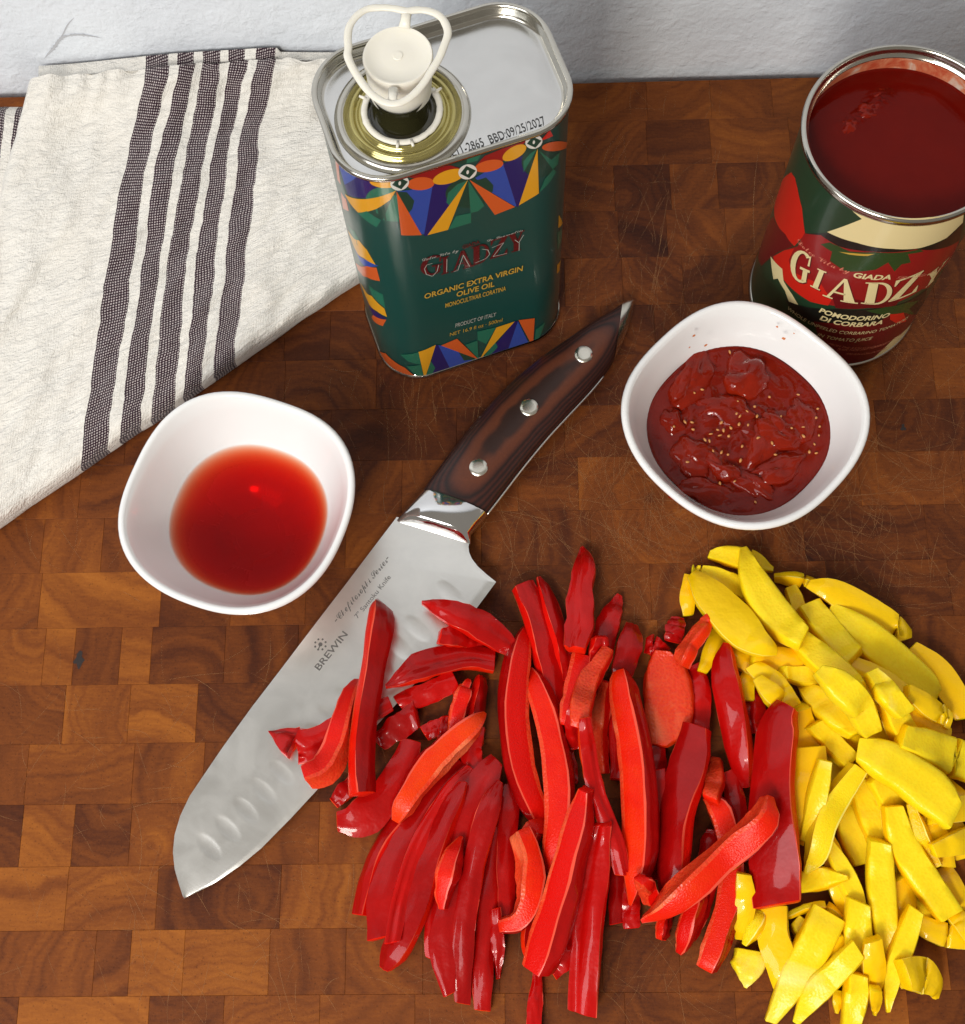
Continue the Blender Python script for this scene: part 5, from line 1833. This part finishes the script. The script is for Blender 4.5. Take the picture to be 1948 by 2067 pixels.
    ('B', [(1765, 615, 60), (1700, 720, 130), (1610, 850, 150), (1550, 960, 150)], 125, 'curled red pepper tail standing up from the wide orange leaf', {'bow': 1.0}),
    ('D', [(1130, -40, 200), (1080, 200, 265), (1010, 500, 250), (975, 800, 240), (965, 1100, 150)], -40, 'broad red pepper strip with an orange cut edge, under the crossing strip', {'bow': 1.5}),
    ('D', [(1720, -170, 150), (1660, -20, 300), (1625, 300, 330), (1625, 600, 340), (1640, 900, 370), (1650, 1120, 330)], -36, 'broadest red pepper strip lying against the yellow heap', {'bow': 2.0}),
    ('D', [(770, 1212, 25), (900, 1130, 110), (1100, 965, 155), (1300, 790, 165), (1470, 650, 165), (1550, 550, 140), (1575, 420, 60)], 112, 'red pepper strip lying crosswise over the others with an upturned end', {'bow': 1.0}),
]
LATE = ('curled red pepper tail', 'broadest red pepper strip', 'red pepper strip lying crosswise', 'red pepper strip with a rough pink edge')
def lay_red(c, pts, roll, lab, opt):
    grp = GR
    if lab in (L_SKIN, L_CUT):
        ws_ = [w for _, _, w in pts]
        lab = ('tapering ' if min(ws_[0], ws_[-1]) < 0.7 * max(ws_) else 'blunt ') + ('short ' if len(pts) < 4 and sum(math.dist(a[:2], b[:2]) for a, b in zip(pts, pts[1:])) < 420 else 'long ') + lab
    strip('red', 'red_pepper_strip', lab, grp, *CR_[c], pts, roll, **opt)
for r_ in reds:
    if not r_[3].startswith(LATE):
        lay_red(*r_)

yellows = [
    ('E', [(640, 640, 90), (760, 740, 150), (900, 880, 120)], 0, {}), ('E', [(1050, 640, 90), (1180, 760, 160), (1320, 900, 120)], 180, {}), ('E', [(1380, 900, 100), (1480, 1020, 160), (1600, 1180, 120)], 0, {}),
    ('E', [(900, 1330, 110), (1010, 1420, 170), (1120, 1540, 120)], 180, {}), ('F', [(700, 620, 90), (780, 800, 150), (880, 1000, 100)], 0, {}), ('F', [(1080, 600, 110), (1130, 780, 160), (1200, 960, 110)], 180, {}),
    ('F', [(1350, 900, 110), (1400, 1080, 160), (1480, 1240, 110)], 180, {}), ('F', [(980, 1180, 110), (960, 1380, 160), (900, 1560, 110)], 0, {}), ('F', [(560, 1280, 90), (650, 1400, 140), (760, 1540, 90)], 180, {}),
    ('F', [(1180, 1420, 90), (1230, 1560, 140), (1300, 1680, 90)], 0, {}), ('F', [(1420, 260, 120), (1540, 380, 180), (1680, 480, 140)], 0, {}), ('F', [(1180, 320, 120), (1330, 430, 170), (1460, 580, 120)], 180, {}),
    ('E', [(160, 260, 70), (150, 390, 95), (150, 500, 60)], 0, {}), ('E', [(260, 800, 60), (300, 720, 110), (330, 640, 80)], 0, {}), ('E', [(540, 830, 60), (515, 920, 90), (530, 1000, 60)], 0, {}),
    ('E', [(420, 700, 80), (480, 780, 110), (560, 830, 80)], 0, {}), ('E', [(900, 700, 90), (1000, 820, 140), (1080, 900, 120)], 0, {}), ('E', [(1200, 850, 120), (1320, 960, 160), (1450, 1080, 140)], 180, {}),
    ('E', [(860, 1100, 120), (1000, 1200, 160), (1100, 1300, 140)], 0, {}), ('E', [(830, 1150, 140), (860, 1300, 190), (850, 1480, 170)], 0, {}), ('E', [(1150, 1120, 130), (1300, 1230, 160), (1420, 1330, 140)], 0, {}),
    ('F', [(1000, 260, 140), (1150, 330, 180), (1300, 450, 150)], 0, {}), ('F', [(560, 350, 120), (570, 550, 140), (560, 740, 100)], 0, {}), ('F', [(1500, 520, 140), (1600, 640, 170), (1680, 800, 140)], 0, {}),
    ('F', [(860, 880, 100), (850, 1050, 125), (905, 1230, 80)], 0, {}), ('F', [(1250, 980, 120), (1300, 1130, 140), (1270, 1300, 100)], 0, {}), ('F', [(1120, 1100, 90), (1090, 1350, 120), (1100, 1560, 100)], 180, {}),
    ('F', [(1560, 920, 110), (1640, 1080, 130), (1710, 1200, 90)], 0, {}), ('F', [(1450, 1320, 110), (1540, 1370, 150), (1640, 1390, 110)], 0, {}), ('F', [(1630, 1240, 90), (1690, 1300, 120), (1730, 1370, 90)], 0, {}),
    ('F', [(830, 1440, 90), (840, 1530, 120), (825, 1620, 80)], 0, {}), ('F', [(850, 1760, 60), (845, 1830, 65), (840, 1910, 20)], 0, {}),
    ('F', [(205, 960, 90), (215, 1130, 130), (195, 1290, 110), (180, 1390, 70)], 0, {}), ('F', [(320, 1210, 80), (275, 1330, 100), (215, 1440, 35)], 70, {}),
    ('E', [(285, 120, 50), (380, 125, 110), (540, 160, 130), (675, 215, 30)], 180, {}), ('E', [(205, 225, 60), (330, 265, 120), (490, 340, 140)], 180, {}),
    ('E', [(690, 265, 60), (830, 275, 90), (1000, 330, 80)], 60, {}), ('E', [(900, 305, 50), (1040, 350, 140), (1240, 470, 180), (1400, 580, 190), (1525, 620, 60)], -12, {}),
    ('E', [(790, 325, 80), (835, 450, 100), (900, 610, 90)], 180, {}), ('E', [(600, 760, 110), (720, 780, 140), (860, 790, 110)], 0, {}), ('E', [(585, 850, 90), (690, 940, 140), (785, 1030, 60)], 0, {}),
    ('E', [(810, 870, 90), (900, 880, 120), (990, 900, 90)], 180, {}), ('E', [(1140, 790, 80), (1340, 890, 110), (1520, 1010, 100)], 0, {}),
    ('E', [(640, 960, 60), (680, 1010, 120), (730, 1060, 70)], 0, {}),
    ('E', [(175, 255, 70), (290, 390, 200), (440, 550, 240), (560, 660, 190), (690, 720, 60)], 4, {'bow': 2.0}), ('E', [(1530, 715, 110), (1680, 840, 160), (1800, 1000, 160), (1875, 1140, 130)], -10, {}),
    ('E', [(1040, 450, 60), (1240, 610, 200), (1450, 790, 210), (1620, 940, 190), (1690, 1000, 90)], 176, {'bow': 1.5}), ('E', [(1470, 1080, 120), (1590, 1150, 150), (1695, 1230, 110)], 0, {}),
    ('E', [(1520, 990, 90), (1620, 1060, 120), (1745, 1145, 100)], 0, {}), ('E', [(1430, 1080, 120), (1500, 1240, 165), (1570, 1350, 140)], 180, {}), ('E', [(1070, 1170, 90), (1150, 1240, 120), (1220, 1300, 80)], 0, {}),
    ('E', [(950, 1190, 110), (1050, 1290, 130), (1155, 1400, 120)], 180, {}), ('E', [(1290, 850, 90), (1390, 980, 140), (1500, 1110, 120)], 180, {}),
    ('E', [(900, 430, 150), (1010, 580, 175), (1180, 770, 160)], 180, {}), ('E', [(840, 650, 140), (960, 750, 165), (1100, 860, 160), (1210, 970, 120)], 180, {}),
    ('E', [(495, 85, 50), (540, 230, 150), (640, 420, 215), (760, 560, 200), (870, 640, 140)], 178, {'bow': 1.5}),
    ('E', [(845, 935, 40), (960, 1020, 165), (1080, 1110, 195), (1205, 1230, 110)], 178, {}), ('E', [(965, 840, 80), (1090, 930, 180), (1210, 1050, 180), (1290, 1225, 130)], 176, {'bow': 1.0}),
    ('F', [(640, 170, 200), (650, 330, 240), (600, 540, 150), (575, 640, 70)], 0, {'bow': 1.5}), ('F', [(765, 190, 90), (710, 430, 135), (625, 730, 80)], 180, {}),
    ('F', [(1010, 400, 130), (1060, 530, 170), (1100, 660, 130)], 180, {}), ('F', [(1190, 400, 150), (1240, 480, 185), (1290, 560, 150)], 180, {}), ('F', [(1430, 580, 110), (1530, 730, 150), (1570, 880, 110)], 0, {}),
    ('F', [(790, 750, 60), (890, 940, 130), (975, 1140, 120), (995, 1290, 90)], 180, {}), ('F', [(885, 480, 80), (945, 660, 185), (1030, 890, 150)], 178, {}),
    ('F', [(630, 1030, 110), (730, 990, 150), (835, 1000, 25)], 180, {}), ('F', [(510, 1250, 50), (640, 1195, 70), (790, 1200, 90), (915, 1300, 25)], 60, {}),
    ('F', [(420, 1190, 170), (415, 1380, 200), (465, 1580, 190), (445, 1750, 60)], -20, {}), ('F', [(985, 1310, 150), (985, 1400, 190), (975, 1490, 150)], 180, {}),
    ('F', [(1340, 480, 50), (1410, 680, 90), (1530, 910, 60)], 70, {}), ('F', [(1225, 500, 130), (1290, 740, 195), (1440, 990, 200), (1620, 1240, 180)], 178, {'bow': 1.5}),
    ('F', [(1080, 1500, 110), (1085, 1590, 150), (1070, 1700, 110)], 0, {}), ('F', [(1140, 740, 150), (1145, 1000, 185), (1175, 1300, 165), (1200, 1540, 100)], 176, {'bow': 1.0}),
    ('F', [(980, 1690, 130), (970, 1830, 160), (935, 2010, 110)], 178, {}), ('F', [(1105, 1740, 75), (1103, 1830, 70), (1100, 1925, 15)], 0, {}),
    ('F', [(1385, 1205, 110), (1300, 1440, 150), (1225, 1660, 125), (1195, 1900, 25)], 178, {}), ('F', [(1290, 1650, 190), (1400, 1650, 230), (1490, 1720, 130), (1510, 1800, 40)], 5, {'stretch': False}),
    ('F', [(985, 235, 100), (860, 410, 140), (750, 610, 140), (685, 840, 110), (630, 945, 30)], 100, {'bow': 1.0}),
    ('F', [(790, 1230, 230), (700, 1430, 240), (560, 1670, 210), (395, 1970, 80)], 176, {'bow': 1.5}), ('F', [(990, 1480, 140), (840, 1630, 165), (700, 1760, 180), (565, 1975, 50)], 178, {'bow': 1.5}),
    ('F', [(1430, 80, 170), (1560, 130, 250), (1740, 200, 240)], 178, {}), ('F', [(1620, 760, 90), (1680, 740, 150), (1740, 720, 150)], 20, {}), ('F', [(1610, 540, 120), (1690, 520, 160), (1740, 520, 150)], 0, {}),
    ('F', [(990, 110, 150), (1130, 160, 250), (1320, 270, 280), (1510, 420, 290), (1640, 560, 200)], 178, {'bow': 2.0}),
    ('F', [(240, 1485, 170), (240, 1590, 215), (218, 1735, 25)], 180, {'stretch': False}),
]
ylab = {}
DIST = {34: 'yellow pepper piece at the far back tip of the heap, under a pointed strip', 37: 'long yellow pepper strip along the outer back edge of the yellow heap', 44: 'amber yellow pepper slice lying skin up beside the curled red tail',
        45: 'yellow pepper strip at the outer edge with a pale skin highlight', 55: 'bright yellow pointed pepper strip lying on top at the back of the heap', 58: 'amber yellow pepper piece with a small round highlight beside the broadest red strip',
        67: 'yellow pepper strip emerging below the broadest red strip', 77: 'chunky yellow pepper corner at the front of the yellow heap', 78: 'slender yellow pepper strip slanting over an amber piece',
        79: 'broad yellow pepper strip with a blunt pointed end at the heap front', 80: 'yellow pepper strip with a pale whitish tip at the heap front', 84: 'largest yellow pepper strip lying on top of the yellow heap',
        85: 'single yellow pepper corner lying apart on the bare board', 70: 'long thick yellow pepper strip with a rough pale edge', 72: 'straight yellow pepper baton with a white lower end'}
for k, (c, pts, roll, opt) in enumerate(yellows):
    if k in DIST:
        lab = DIST[k]
    elif k < 34:
        lab = 'yellow pepper piece partly buried at the bottom of the yellow heap'
    elif abs(roll) < 30:
        lab = 'yellow pepper piece in the heap with its smooth skin side up'
    elif abs(roll) > 150:
        lab = 'yellow pepper piece in the heap with its matte inner side up'
    else:
        lab = 'narrow yellow pepper piece in the heap turned on its edge'
    if k not in DIST:
        ws_ = [w for _, _, w in pts]
        ln = sum(math.dist(a[:2], b[:2]) for a, b in zip(pts, pts[1:]))
        adj = 'stubby' if ln < 1.7 * max(ws_) else ('slender' if ln > 3.2 * max(ws_) else 'medium length')
        end = 'tapering' if min(ws_[0], ws_[-1]) < 0.5 * max(ws_) else 'blunt ended'
        lab = adj + ' ' + end + ' ' + lab
    strip('yellow', 'yellow_pepper_strip', lab, GY, *CR_[c], pts, roll, **opt)

# strips that lie over the edge of the yellow heap
for r_ in reds:
    if r_[3].startswith(LATE):
        lay_red(*r_)
